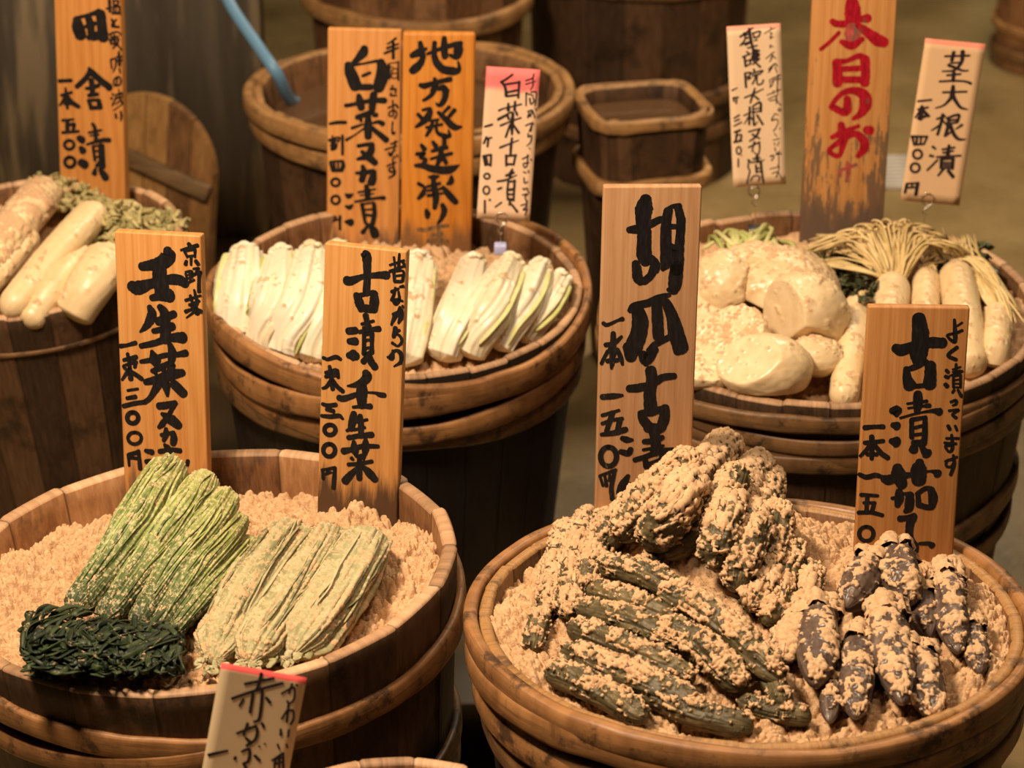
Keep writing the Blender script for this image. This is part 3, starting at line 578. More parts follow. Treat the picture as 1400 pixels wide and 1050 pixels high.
 'main':'-167,1934,26 -10,2036,19;-121,1977,26 -111,1897,19 -171,1822,19;-55,2026,32 -41,1893,32 -19,1772,26;-103,1950,19 -44,1966,19;-104,1910,19 -46,1919,19;-171,1829,19 -42,1866,19;-12,1970,19 -1,1910,19;-12,1970,19 78,1984,19 57,1919,19;-1,1910,19 57,1919,19;-107,1831,32 -29,1859,19;-83,1783,19 33,1808,19;-3,1870,13 36,1881,19;-98,1738,19 -60,1708,19;-151,1675,19 -54,1708,19;-126,1666,26 -117,1553,26;-115,1619,19 -63,1629,19;-117,1553,19 -52,1582,19;-56,1642,19 -59,1575,19;-20,1759,32 57,1740,26;-15,1719,51 42,1688,51;-23,1666,51 28,1663,38;-37,1627,26 59,1641,19;-27,1573,19 53,1634,19;-12,1612,19 62,1534,26;-127,1467,19 -56,1469,19 -90,1417,19;-127,1467,26 -121,1286,26;-110,1419,19 -59,1402,19 -98,1385,19;-16,1506,26 -11,1472,19;-57,1455,19 86,1486,19 72,1460,19;-38,1427,19 59,1447,19;0,1425,19 -8,1385,19 -42,1321,19;19,1423,19 16,1330,19 41,1308,19 80,1326,19 95,1365,19;-145,1153,19 -41,1193,19 91,1251,13;-12,1265,19 -41,1187,26 -77,1081,19;-41,1187,19 28,1121,26;-85,1028,26 -100,806,26;-160,925,19 -49,972,13;-96,921,19 -158,817,13;-90,907,19 -53,864,19;-46,1039,19 46,1080,26 48,965,32;-46,1039,19 -42,803,26;-35,998,19 50,1012,13;-36,957,19 48,972,19;-42,809,26 -36,789,19 5,833,13;1,921,26 68,795,26;-110,712,19 34,743,19;27,737,26 -22,645,26 -102,590,19;-66,675,26 23,615,19;-118,509,19 15,568,19;-44,572,26 -65,512,19 -74,452,19;15,568,26 18,493,19 -4,406,19 -55,444,13;-130,346,26 -105,324,19;-125,319,19 -134,251,19 -116,195,19 -139,107,19 -155,40,19;-18,387,38 -14,311,32;-65,356,26 20,363,19;-99,310,19 -7,318,19 71,333,13;-35,272,26 -32,176,26;25,309,32 34,198,26 43,88,26 54,32,19;-30,223,19 22,233,19;-32,182,19 20,186,19;-108,71,19 -80,124,19 -27,134,19 5,111,19 -10,64,19',
 'note':'128,1954,13 200,1995,13 259,2018,13;208,2034,13 213,2008,13;199,1962,19 224,1954,13;211,1942,13 202,1876,13;191,1904,13 235,1900,13;200,1804,19 192,1771,19;219,1789,13 231,1775,13;136,1635,13 222,1703,13 242,1715,13;202,1691,19 258,1627,13;180,1593,13 213,1637,13;221,1663,19 194,1638,13;164,1494,19 243,1562,19 274,1526,13;203,1518,26 162,1454,13;242,1528,13 265,1447,13;172,1360,13 181,1265,13;172,1360,13 237,1389,13 236,1355,13 197,1331,13;211,1377,13 209,1304,13 169,1266,13;250,1394,13 309,1417,13;249,1361,13 307,1371,13;277,1419,19 257,1220,13;133,1168,13 303,1230,13;212,1223,13 217,1182,13;271,1233,13 262,1179,13;144,1114,13 268,1166,13;163,1092,13 254,1106,13;249,1154,19 245,1046,13;247,1100,13 302,1022,13;282,987,13 290,984,13 296,977,13 297,969,13 295,960,13 289,955,13 281,953,13 273,956,13 267,962,13 265,971,13 268,979,13 274,985,13 282,987,13;222,927,13 260,904,13;215,914,13 180,842,19 245,851,13 256,803,13 215,718,13;194,699,13 228,737,13;273,727,19 280,727,13;206,671,13 237,628,13;191,583,13 269,599,13;202,549,13 208,514,13;261,558,13 240,505,13;207,480,19 218,432,13;217,398,19 282,400,19;270,435,13 223,404,13;151,375,26 190,386,13 189,359,13 162,320,19;249,389,13 251,266,13;139,212,13 257,231,13;238,260,19 250,211,13 213,97,19;163,149,13 222,172,13;235,171,13 284,65,13',
 'price':'-296,1257,19 -231,1286,13;-281,1162,26 -276,1115,19;-274,1162,19 -222,1165,19;-242,1153,19 -251,1086,19;-284,900,19 -218,936,19;-280,859,19 -220,882,19;-288,799,19 -196,840,19;-285,717,26 -213,740,26;-253,715,19 -276,608,26;-274,669,19 -202,678,19 -218,604,26;-297,589,26 -205,603,26;-241,524,19 -226,517,19 -216,499,19 -213,475,19 -218,451,19 -229,434,19 -244,429,19 -259,436,19 -269,455,19 -272,479,19 -267,502,19 -255,519,19 -241,524,19;-212,413,13 -206,406,13;-253,368,19 -257,266,19',
}),
's10':dict(org=[0.4142, 3.4164, 0.38],rot=[[0.9999, -0.0, 0.01425], [-0.00099, 0.99756, 0.06975], [-0.01421, -0.06976, 0.99746]],W=0.1036,H=0.3809,parts={
 'main':'-39,3474,92 -20,3304,148 -12,3162,111;-264,3177,55 -206,3149,65 -76,3151,65 51,3200,55 171,3221,83;-172,3036,37 -287,2910,37 -385,2823,37;55,3134,55 171,3050,83 298,2956,111 393,2920,92;-138,2922,46 -5,2876,74 120,2963,46;-180,2663,83 -164,2538,92 -156,2394,92;-180,2663,65 -50,2684,46 77,2743,55 153,2725,65;163,2706,92 182,2543,83 181,2398,83;-119,2577,55 104,2590,55;-159,2442,65 169,2446,65;-24,2205,65 -16,2069,83 -51,2020,65 -167,2077,65 -215,2096,46 -155,2203,46 -66,2282,55 64,2303,74 180,2247,102 206,2131,111 156,2013,74 66,1944,37;-81,1870,65 -66,1772,83 -49,1626,65 -62,1528,46;-185,1702,46 -75,1763,55 17,1803,46 137,1853,37;-78,1655,65 -160,1595,46 -213,1526,46 -134,1468,46 -78,1478,46 -37,1597,46 3,1715,55 115,1746,65 214,1659,83 219,1561,83 150,1462,46;234,1806,74 281,1797,92',
 'faded':'-49,1282,37 137,1354,37;22,1382,37 38,1264,46 26,1135,37;-57,1262,37 -63,1203,37;-17,3095,129 -4,3019,175 -19,2952,120',
}),
's11':dict(org=[0.5247, 3.4255, 0.4635],rot=[[0.99522, -0.0, 0.09762], [-0.00511, 0.99863, 0.05209], [-0.09748, -0.05234, 0.99386]],W=0.0748,H=0.21,parts={
 'main':'-102,1900,25 196,1938,25;-2,1962,42 -11,1857,42;105,1981,50 114,1869,42 84,1788,34 26,1730,25 -106,1708,17;-31,1820,17 110,1842,25;-43,1793,34 54,1767,34 142,1741,25 209,1748,17;38,1705,42 46,1601,42;-40,1663,25 124,1696,25;-120,1576,25 54,1602,25 197,1607,25 268,1588,34;-57,1443,25 234,1480,25;56,1532,42 65,1420,59;63,1435,59 47,1373,42 -23,1278,25 -118,1233,17;63,1435,59 77,1402,50 119,1345,42 190,1272,34 278,1255,17;-13,1156,42 -25,1013,34 -41,897,34;-80,1096,25 15,1141,25;-21,1040,25 -64,992,25 -125,942,17;-1,1078,25 48,1038,25;36,1116,25 180,1175,34 178,1078,34;69,1120,42 71,996,42 54,889,34;73,1094,25 173,1112,25;80,1050,25 178,1078,25;54,889,34 114,939,25;242,1049,34 175,989,17;101,1026,42 170,909,42 237,862,34 313,870,17;-76,734,34 -38,711,25;-92,617,34 -49,612,25;123,771,34 125,647,50;47,710,25 195,752,25;62,668,25 185,706,25;-5,607,25 287,654,25;9,570,25 -98,425,25;57,592,42 67,468,34;58,584,34 200,606,25;200,606,42 212,474,34;73,540,25 192,552,25;79,505,25 197,517,25;67,468,25 202,482,25;102,463,34 48,368,25;166,442,42 237,369,42',
 'price':'-349,1299,25 -185,1332,25;-334,1195,25 -212,1233,25;-289,1234,42 -282,1077,50;-290,1190,42 -352,1087,17;-274,1192,42 -186,1121,34;-308,1083,42 -220,1118,34;-349,840,34 -317,746,25;-357,839,34 -163,858,25;-163,858,25 -191,758,25;-316,737,25 -191,758,25;-290,846,25 -286,767,34;-238,842,25 -234,763,25;-260,676,29 -231,671,29 -208,652,29 -196,624,29 -199,595,29 -216,572,29 -243,562,29 -271,567,29 -294,586,29 -306,614,29 -303,643,29 -286,666,29 -260,676,29;-263,499,29 -234,494,29 -211,475,29 -199,447,29 -203,417,29 -219,394,29 -246,384,29 -274,389,29 -298,408,29 -309,436,29 -306,465,29 -289,488,29 -263,499,29;-325,224,34 -333,107,34;-325,224,25 -182,247,25;-191,246,42 -193,93,42;-257,231,25 -258,177,25;-325,170,25 -183,193,25',
}),
's12':dict(org=[-0.2302, 2.1164, 0.4427],rot=[[0.98101, -0.0, 0.19396], [-0.0169, 0.99619, 0.0855], [-0.19322, -0.08716, 0.97728]],W=0.0729,H=0.1127,parts={
 'main':'-17,1099,24 -24,975,24 -38,934,24;-135,976,24 90,1074,24;-220,821,24 -38,934,24 172,1044,24;-57,922,24 -51,723,24;13,959,24 28,831,24 33,678,24 -3,640,20;-125,832,20 -148,766,20;60,884,24 101,846,24;-127,506,20 17,605,24;-54,614,24 -70,502,20;17,605,24 38,562,24 32,475,24 -27,409,24;-45,476,20 2,446,24;67,638,24 85,610,24;-58,344,20 -1,378,24 10,271,24 -26,233,24;-26,233,24 21,163,24 -17,93,24;-103,280,24 -107,263,24;56,327,24 104,290,24;75,424,14 83,418,14;118,456,14 126,450,14',
 'note':'181,946,20 253,1014,20 281,1012,20 291,914,20 257,869,20 240,889,20;253,1053,20 240,966,20;288,1052,20 296,1046,20;253,853,20 262,800,20;221,715,20 254,806,20;259,815,20 266,693,20;262,800,20 302,808,20 321,735,20 303,677,20;230,616,20 239,563,27;299,622,20 303,560,20;227,470,20 247,435,20;301,485,20 313,456,20;206,310,20 289,396,27;290,389,20 312,260,27;233,315,27 237,245,20;237,331,20 295,359,20;245,286,20 296,312,20;259,367,27 278,253,20',
 'price':'-330,259,27 -181,327,20',
}),
}
# ------------------------------------------------------------------ shared materials
BRAN = mat_bran()
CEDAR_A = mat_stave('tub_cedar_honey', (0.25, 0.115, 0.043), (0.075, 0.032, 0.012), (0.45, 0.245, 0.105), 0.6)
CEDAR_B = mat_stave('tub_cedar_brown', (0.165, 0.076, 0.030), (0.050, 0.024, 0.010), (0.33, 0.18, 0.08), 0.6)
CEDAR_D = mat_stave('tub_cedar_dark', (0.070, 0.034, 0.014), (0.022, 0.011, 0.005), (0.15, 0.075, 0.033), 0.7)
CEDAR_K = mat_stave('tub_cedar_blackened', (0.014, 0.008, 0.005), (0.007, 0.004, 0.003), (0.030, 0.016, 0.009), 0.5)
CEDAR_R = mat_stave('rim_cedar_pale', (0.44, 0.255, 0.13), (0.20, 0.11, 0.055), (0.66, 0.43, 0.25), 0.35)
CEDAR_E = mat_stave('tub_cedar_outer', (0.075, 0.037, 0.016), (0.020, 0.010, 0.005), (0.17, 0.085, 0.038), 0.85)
BAM_O = mat_bamboo('bamboo_orange', (0.37, 0.175, 0.060), (0.20, 0.090, 0.032), (0.030, 0.016, 0.009), 0.85)
BAM_D = mat_bamboo('bamboo_dark', (0.22, 0.112, 0.042), (0.11, 0.055, 0.022), (0.020, 0.012, 0.007), 0.85)
BAM_T = mat_bamboo('bamboo_tan', (0.42, 0.225, 0.080), (0.25, 0.125, 0.044), (0.06, 0.034, 0.018), 0.75)
INK = mat_ink('brush_ink', (0.006, 0.005, 0.005))
INK_DRY = mat_ink('dry_brush_ink', (0.008, 0.007, 0.006), 0.6, (0.62, (0.10, 0.065, 0.04)))
INK_PEN = mat_ink('marker_ink', (0.020, 0.012, 0.014))
INK_RED = mat_ink('red_paint', (0.27, 0.003, 0.012), 0.5, (0.60, (0.15, 0.055, 0.04)))
INK_FADE = mat_ink('faded_ink', (0.085, 0.050, 0.024), 0.7, (0.5, (0.22, 0.115, 0.045)))
INK_REDF = mat_ink('faded_red_paint', (0.30, 0.05, 0.04), 0.7, (0.5, (0.16, 0.09, 0.06)))


# ------------------------------------------------------------------ tubs
class Tub:
    pass


def wall_shell(Ro, Ri, H, depth_in, taper, n, jit, seed, nv=420, super_e=None):
    """staves: outer skin, rim and inner skin as one mesh, top edge uneven stave by stave"""
    r = np.random.default_rng(seed)
    th = np.arange(nv) * 2 * math.pi / nv
    sid = np.floor(th / (2 * math.pi) * n).astype(int) % n
    top = r.normal(0, jit, n)[sid]
    out = r.normal(0, jit * 0.6, n)[sid]
    fr = th / (2 * math.pi) * n % 1
    edge = np.clip(np.minimum(fr, 1 - fr) / 0.06, 0, 1)
    groove = (1 - edge) * 0.0012
    flat = 1.0 / np.cos((fr - .5) * 2 * math.pi / n) * math.cos(math.pi / n) * 0.5 + 0.5
    rows = []
    ch = min(0.003, (Ro - Ri) * .25)

    def R(z, b):
        return (b - taper * (H - z))
    zs = [0.0, H * 0.3, H * 0.55, H * 0.75, H - 0.08, H - 0.04, H - 0.02, H - ch]
    for z in zs:
        rows.append(((R(z, Ro) + out - groove) * flat, z + top * (z > H - .03), 0))
    rows.append(((R(H, Ro) + out - groove - ch) * flat, H + top - groove, 1))
    rows.append(((R(H, Ri) + out + ch) * flat, H + top - groove, 1))
    for z in (H - ch, H - 0.02, H - 0.04, H - 0.07, H - depth_in):
        rows.append(((R(z, Ri) + out * .5 + groove) * flat, z + top * (z > H - .03), 2))
    V, UV, zone = [], [], []
    for (rad, z, zn) in rows:
        rad = np.broadcast_to(rad, nv)
        z = np.broadcast_to(z, nv)
        x, y = np.cos(th) * rad, np.sin(th) * rad
        if super_e:
            ax, ay, e = super_e
            x = np.sign(np.cos(th)) * np.abs(np.cos(th)) ** e * (ax + rad - Ro)
            y = np.sign(np.sin(th)) * np.abs(np.sin(th)) ** e * (ay + rad - Ro)
        V.append(np.stack([x, y, z], -1))
        UV.append(np.stack([th / (2 * math.pi) * n, H - z], -1))
    V = np.array(V)
    UV = np.array(UV)
    k = len(rows)
    V = V.reshape(-1, 3)
    F = gridF(k, nv)
    # wrap column needs its own uv: shift u inside each stave so the seam is a joint anyway
    return V, F, UV.reshape(-1, 2)


def hoop_strand(R0, z0, taper, H, az, ar, n, ph, hh, ww, seed, nu=200, nv=12, super_e=None, Ro=None):
    th = np.arange(nu) * 2 * math.pi / nu
    q = np.stack([np.cos(th) * 2, np.sin(th) * 2, np.full(nu, seed * 3.1)], -1)
    wob = fbm(q, 3, seed)
    z = z0 + az * np.sin(n * th + ph) + 0.002 * wob
    rad = R0 - taper * (H - z) + ww * 0.8 + ar * np.cos(n * th + ph) + 0.0012 * wob
    hh, ww = hh * 1.12, ww * 0.78
    rad = rad - ww * .15
    h = hh * (1 + 0.22 * fbm(q * 2 + 9, 2, seed + 5))
    w = ww * (1 + 0.15 * fbm(q * 2 + 4, 2, seed + 8))
    ps = np.arange(nv) * 2 * math.pi / nv
    cx = np.sign(np.cos(ps)) * np.abs(np.cos(ps)) ** 0.5
    cz = np.sign(np.sin(ps)) * np.abs(np.sin(ps)) ** 0.5
    rr = rad[:, None] + w[:, None] * cx
    zz = z[:, None] + h[:, None] * cz
    if super_e:
        ax, ay, e = super_e
        x = (np.sign(np.cos(th)) * np.abs(np.cos(th)) ** e)[:, None] * (ax + rr - Ro)
        y = (np.sign(np.sin(th)) * np.abs(np.sin(th)) ** e)[:, None] * (ay + rr - Ro)
    else:
        x, y = np.cos(th)[:, None] * rr, np.sin(th)[:, None] * rr
    V = np.stack([x, y, zz], -1).reshape(-1, 3)
    u = np.broadcast_to((th * R0)[:, None], (nu, nv))
    v = np.broadcast_to((ps / (2 * math.pi) * 0.08)[None], (nu, nv))
    return V, gridF(nu, nv, True, True), np.stack([u, v + seed * 0.37], -1).reshape(-1, 2)


def make_tub(label, cx, cy, R, tilt, Rs, wall, n, hoops, mats, group=None, name='wooden_tub', rimz=0.0, taper=0.1, jit=0.0012,
             depth_in=0.16, seed=1, cat='tub', center=None, roll=0.0, super_e=None, rotz=0.0):
    t = Tub()
    c = at(cx, cy, rimz) if center is None else np.asarray(center, float)
    H = float(c[2])
    rot = Matrix.Rotation(rotz, 3, 'Z') @ Matrix.Rotation(math.radians(tilt), 3, 'X') @ Matrix.Rotation(math.radians(-roll), 3, 'Y')
    base = Vector(c) - rot @ Vector((0, 0, H))
    e = empty(name, base, rot.to_euler())
    note(e, label, cat, group)
    V, F, UV = wall_shell(Rs, Rs - wall, H, depth_in, taper, n, jit, seed, super_e=super_e)
    nv = 420
    k = len(V) // nv
    fo = F.reshape(k - 1, nv, 4)
    # outer staves, pale rim and inner face are one set of boards: three materials on one mesh
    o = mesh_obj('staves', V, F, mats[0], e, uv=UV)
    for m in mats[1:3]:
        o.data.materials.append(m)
    idx = np.zeros((k - 1, nv), np.int32)
    idx[7:10] = 1
    idx[10:] = 2
    o.data.polygons.foreach_set('material_index', idx.ravel())
    # the uv jump at the seam: last column belongs to the last stave
    ul = o.data.uv_layers[0]
    li = np.empty(len(o.data.loops), np.int32)
    o.data.loops.foreach_get('vertex_index', li)
    uvs = np.empty(len(li) * 2, np.float32)
    ul.data.foreach_get('uv', uvs)
    uvs = uvs.reshape(-1, 4, 2)
    far = uvs[:, :, 0].max(1) - uvs[:, :, 0].min(1) > n / 2
    fix = uvs[far]
    fix[..., 0] = np.where(fix[..., 0] < n / 2, n - 1e-3, fix[..., 0])
    uvs[far] = fix
    ul.data.foreach_set('uv', uvs.ravel())
    for i, h in enumerate(hoops):
        z, az, ar, nn, ph, hh, ww, m = h
        V, F, UV = hoop_strand(Rs, H + z, taper, H, az, ar, nn, ph, hh, ww, seed * 11 + i, super_e=super_e, Ro=Rs)
        mesh_obj('bamboo_hoop', V, F, m, e, uv=UV)
    bz = H - depth_in + 0.004
    rb = Rs - wall * .5 - taper * (H - bz)
    th = np.linspace(0, 2 * math.pi, 96, endpoint=False)
    if super_e:
        ax, ay, ex = super_e
        bx = np.sign(np.cos(th)) * np.abs(np.cos(th)) ** ex * (ax + rb - Rs)
        by = np.sign(np.sin(th)) * np.abs(np.sin(th)) ** ex * (ay + rb - Rs)
    else:
        bx, by = np.cos(th) * rb, np.sin(th) * rb
    Vb = np.vstack([np.stack([bx, by, np.full(96, bz)], -1), np.stack([bx, by, np.full(96, bz - .02)], -1)])
    Fb = [tuple(range(96)), tuple(range(191, 95, -1))] + [(i, (i + 1) % 96, 96 + (i + 1) % 96, 96 + i) for i in range(96)]
    bo = mesh_obj('bottom_board', Vb, Fb, mats[2], e, smooth=False)
    t.c, t.H, t.Rs, t.Ri, t.rot, t.base, t.e, t.taper = c, H, Rs, Rs - wall, rot, base, e, taper
    return t


def rim_z(t, X, Y):
    """height of the (tilted) rim plane over plan point X, Y, relative to RZ"""
    nrm = t.rot @ Vector((0, 0, 1))
    return t.c[2] - RZ - (nrm.x * (X - t.c[0]) + nrm.y * (Y - t.c[1])) / nrm.z


def bran_fill(t, base_fn, label, nr, nth, seed, amp=1.0, group='rice bran beds in the tubs'):
    """a heap of pickling bran filling the tub; base_fn(X,Y) gives height relative to the rim plane"""
    rr = np.sqrt(np.linspace(0.0004, 1, nr)) * (t.Ri + 0.002)
    th = np.arange(nth) * 2 * math.pi / nth
    X = (t.c[0] + rr[:, None] * np.cos(th)).ravel()
    Y = (t.c[1] + rr[:, None] * np.sin(th)).ravel()
    P = np.stack([X, Y, np.zeros_like(X)], -1)
    z = base_fn(X, Y) + rim_z(t, X, Y)
    z = z + amp * (0.013 * fbm(P / 0.055, 3, seed) + 0.0115 * (blob(P / 0.024, seed + 3) - .5) * (0.6 + fbm(P / 0.03, 2, seed + 9))
                   + 0.0085 * (blob(P / 0.011, seed + 5) - .5) + 0.0042 * (blob(P / 0.0055, seed + 7) - .5) + 0.0012 * vnoise(P / 0.0022, seed + 8))
    # the bran climbs a little at the wall and never leaves the tub
    zt = RZ + z
    shrink = 1 - t.taper * np.clip(t.H - zt, 0, 1) / t.Ri
    q = np.stack([t.c[0] + (X - t.c[0]) * shrink, t.c[1] + (Y - t.c[1]) * shrink, zt], -1)
    V = np.vstack([q, [[t.c[0], t.c[1], float(zt[:nth].mean())]]])
    F = gridF(nr, nth)[:, ::-1]
    o = mesh_obj('rice_bran', V, F, BRAN, origin=np.array([t.c[0], t.c[1], RZ - 0.03]))
    note(o, label, 'bran', group, 'stuff')
    return o


# ------------------------------------------------------------------ price boards and cards
def ribbon(pts, seed, rough=0.10, n_seg=7, y=0.0):
    """one brush stroke: points (x, z, width) -> flat polygon, round ends"""
    P = np.array(pts, float)
    n = max(8, (len(P) - 1) * n_seg)
    if len(P) == 2:
        P = np.vstack([P[0], (P[0] + P[1]) / 2, P[1]])
    Q = catmull(P, n)
    Q[:, 2] = np.maximum(Q[:, 2], P[:, 2].min() * .8)
    T = np.gradient(Q[:, :2], axis=0)
    T /= np.linalg.norm(T, axis=1)[:, None] + 1e-12
    N = np.stack([-T[:, 1], T[:, 0]], -1)
    r = np.random.default_rng(seed)
    w1 = Q[:, 2] / 2 * (1 + rough * r.normal(0, .6, n))
    w2 = Q[:, 2] / 2 * (1 + rough * r.normal(0, .6, n))
    L = Q[:, :2] + N * w1[:, None]
    Rr = Q[:, :2] - N * w2[:, None]

    def cap(c, t, nn, w):
        a = np.linspace(0, math.pi, 7)[1:-1]
        return np.array([c + nn * w * math.cos(x) + t * w * math.sin(x) * .85 for x in a])
    e = cap(Q[-1, :2], T[-1], N[-1], Q[-1, 2] / 2)
    s = cap(Q[0, :2], -T[0], N[0], Q[0, 2] / 2)
    V = np.vstack([L, Rr, e, s])
    F = [(i, i + n, i + n + 1, i + 1) for i in range(n - 1)]
    F.append(tuple([n - 1, 2 * n - 1] + [2 * n + i for i in range(4, -1, -1)]))
    F.append(tuple([0] + [2 * n + 5 + i for i in range(5)] + [n]))
    return np.stack([V[:, 0], np.full(len(V), y), V[:, 1]], -1), F


def lettering(name, parent, data, mat, seed, rough=0.1, fat=1.0):
    Vs, Fs, n = [], [], 0
    for i, st in enumerate(data.split(';')):
        pts = [[float(v) * 1e-4 for v in p.split(',')] for p in st.split()]
        for p in pts:
            p[2] *= fat
        V, F = ribbon(pts, seed + i, rough, y=-0.00035 - (i % 5) * 0.00002)
        Vs.append(V)
        Fs += [tuple(k + n for k in f) for f in F]
        n += len(V)
    return mesh_obj(name, np.concatenate(Vs), Fs, mat, parent, smooth=False)


def sign(key, name, label, cat, group, board, thick, inks, extra=0.0, round_edge=0.002, tips=None):
    d = SIGNS[key]
    R = Matrix(d['rot'])
    e = empty(name, d['org'], R.to_euler())
    note(e, label, cat, group)
    w, h = d['W'], d['H']
    if thick > 0.003:
        V, F = box(-w / 2, w / 2, 0, thick, 0, h + extra)
        o = mesh_obj('board', V, F, board, e, smooth=False)
        bevel(o, round_edge, 3)
    else:
        nx, nz = 9, 17
        X, Z = np.meshgrid(np.linspace(-w / 2, w / 2, nx), np.linspace(0, h, nz), indexing='ij')
        A = np.stack([X, 0 * X, Z], -1).reshape(-1, 3)
        B = A + np.array([0, thick, 0])
        F1 = gridF(nx, nz, False)
        n = len(A)
        rim = []
        g = np.arange(n).reshape(nx, nz)
        loop = list(g[:, 0]) + list(g[-1, 1:]) + list(g[-2::-1, -1]) + list(g[0, -2:0:-1])
        for a, b in zip(loop, loop[1:] + loop[:1]):
            rim.append((a, a + n, b + n, b))
        o = mesh_obj('card', np.vstack([A, B]), np.vstack([F1, F1[:, ::-1] + n, np.array(rim)]), board, e, smooth=False)
    nm = {'main': 'main_lettering', 'note': 'note_lettering', 'price': 'price_lettering', 'faded': 'faded_lettering'}
    for i, (part, data) in enumerate(d['parts'].items()):
        m = inks.get(part, inks['main'])
        fat = ({'main': 1.40, 'price': 1.25, 'note': 1.08} if thick > .003 else {'main': 1.15, 'price': 1.15, 'note': .98}).get(part, 1.2)
        lettering(nm[part], o, data, m, 100 * i + len(data), .05 if thick > .003 else .03, fat)
    return e

# ------------------------------------------------------------------ vegetables
def coat(P, N, cover, seed, fine=1.0, up=0.35):
    """bran clinging to a skin: mask 0..1, favouring what faces up, and its thickness"""
    n = 0.5 + 0.42 * fbm(P / (0.014 * fine), 3, seed) + 0.42 * fbm(P / (0.0042 * fine), 3, seed + 4)
    n = n + up * (N[:, 2] - 0.2) * 0.5
    m = sstep(1 - cover - 0.16, 1 - cover + 0.16, n)
    th = m * (0.15 + 0.75 * blob(P / (0.0075 * fine), seed + 2) + 0.7 * blob(P / (0.0036 * fine), seed + 6))
    return m, th


def sweep_veg(pts, r, prof, nu, nv, flat=1.0, seed=0, cover=0.4, thick=0.003, lobes=(0, 0), wrinkle=0.0, wfreq=9, bend=0.0, droop=None, up=0.35,
              streak=(7, 26), fine=1.0):
    """swept body. pts: world points of the axis; r: radius in m; prof(s)->0..1"""
    P = catmull(np.array(pts), nu)
    s = np.linspace(0, 1, nu)
    # denser at the ends so they close round
    s2 = 0.5 - 0.5 * np.cos(math.pi * s)
    s2 = 0.5 * s + 0.5 * s2
    P = np.stack([np.interp(s2, s, P[:, i]) for i in range(3)], -1)
    T, Sd, U = frames(P)
    rad = r * prof(s2)
    th = np.arange(nv) * 2 * math.pi / nv
    S2, TH = np.meshgrid(s2, th, indexing='ij')
    L = np.linalg.norm(np.diff(P, axis=0), axis=1).sum()
    q = np.stack([np.cos(TH) * streak[0] * .5, np.sin(TH) * streak[0] * .5, S2 * L * streak[1] * .35], -1).reshape(-1, 3) + seed * 5.3
    k = (0.5 + 0.6 * fbm(q, 4, seed)).reshape(nu, nv)
    mod = 1 + lobes[1] * np.cos(lobes[0] * TH + 1.5 * np.sin(3 * S2 + seed)) if lobes[0] else np.ones_like(TH)
    mod = mod + wrinkle * (np.abs(k - .5) * 2 - .35)
    rr = rad[:, None] * mod
    V = P[:, None] + (rr * np.cos(TH))[..., None] * Sd[:, None] + (rr * flat * np.sin(TH))[..., None] * U[:, None]
    N = gnormals(V)
    Pf, Nf = V.reshape(-1, 3), N.reshape(-1, 3)
    m, tk = coat(Pf, Nf, cover, seed + 40, fine, up=up)
    endw = np.clip(rad / (r * 0.35 + 1e-9), 0, 1)
    tk = tk * np.repeat(endw, nv)
    Vf = Pf + Nf * (tk * thick)[:, None]
    return Vf, gridF(nu, nv), dict(bran=m, t=np.repeat(s2, nv), k=np.clip(k, 0, 1).ravel())


def prof_round(e0=0.1, e1=0.1, belly=0.0, taper=0.0, p=0.5):
    def f(s):
        a = np.clip(s / e0, 0, 1)
        b = np.clip((1 - s) / e1, 0, 1)
        return np.maximum((1 - (1 - a) ** 2) ** p * (1 - (1 - b) ** 2) ** p, 0.0) * (1 + belly * np.sin(math.pi * s) - taper * s)
    return f


def put(name, mesh, mat, label, cat, group, parent=None, base=None):
    V, F, A = mesh
    if parent is None:
        o = base if base is not None else np.array([V[:, 0].mean(), V[:, 1].mean(), V[:, 2].min()])
        ob = mesh_obj(name, V, F, mat, origin=o, attrs=A)
        note(ob, label, cat, group)
        return ob
    return mesh_obj(name, V - np.array(parent.location), F, mat, parent, attrs=A)


def strands(paths, a, b, seed, nv=5, n=22, twist=2.0, tvals=None):
    out = []
    r = np.random.default_rng(seed)
    for i, p in enumerate(paths):
        q = catmull(np.array(p), n)
        s = np.linspace(0, 1, n)
        w = np.clip(np.minimum(s / .06, (1 - s) / .12), 0, 1) ** .5
        k = r.uniform(.7, 1.3)
        V, F = tube(q, a * k * (w + .1), b * k * (w + .1), nv, twist=r.uniform(-twist, twist))
        kk = np.full(len(V), r.uniform(0, 1))
        out.append((V, F, dict(bran=np.clip(0.18 + 0.5 * fbm(V / 0.012, 3, seed + i % 7), 0, 1), t=np.repeat(s, nv), k=kk)))
    return join(out)


SKIN_CUKE = mat_veg('pickled_cucumber_skin', [(0.2, (0.022, 0.018, 0.008)), (0.5, (0.085, 0.065, 0.028)), (0.85, (0.26, 0.19, 0.085))], rough=0.5)
SKIN_AUB = mat_veg('pickled_aubergine_skin', [(0.2, (0.034, 0.021, 0.015)), (0.5, (0.100, 0.066, 0.048)), (0.85, (0.23, 0.165, 0.125))], rough=0.36, sheen=0.5)
SKIN_CALYX = mat_veg('aubergine_calyx', [(0.2, (0.05, 0.045, 0.03)), (0.8, (0.20, 0.16, 0.10))], rough=0.7)
SKIN_GREEN = mat_veg('mizuna_green', [(0.15, (0.065, 0.085, 0.022)), (0.45, (0.21, 0.24, 0.068)), (0.65, (0.35, 0.39, 0.13)), (0.9, (0.62, 0.63, 0.32))], rough=0.6,
                     t_stops=[(0.0, (1.9, 1.5, 2.4)), (0.12, (1.15, 1.05, 1.0)), (0.55, (0.78, 0.85, 0.75)), (0.85, (0.30, 0.36, 0.34)), (1.0, (0.13, 0.17, 0.16))],
                     fleck=((0.60, 0.50, 0.29), 210, 0.50, 0.62))
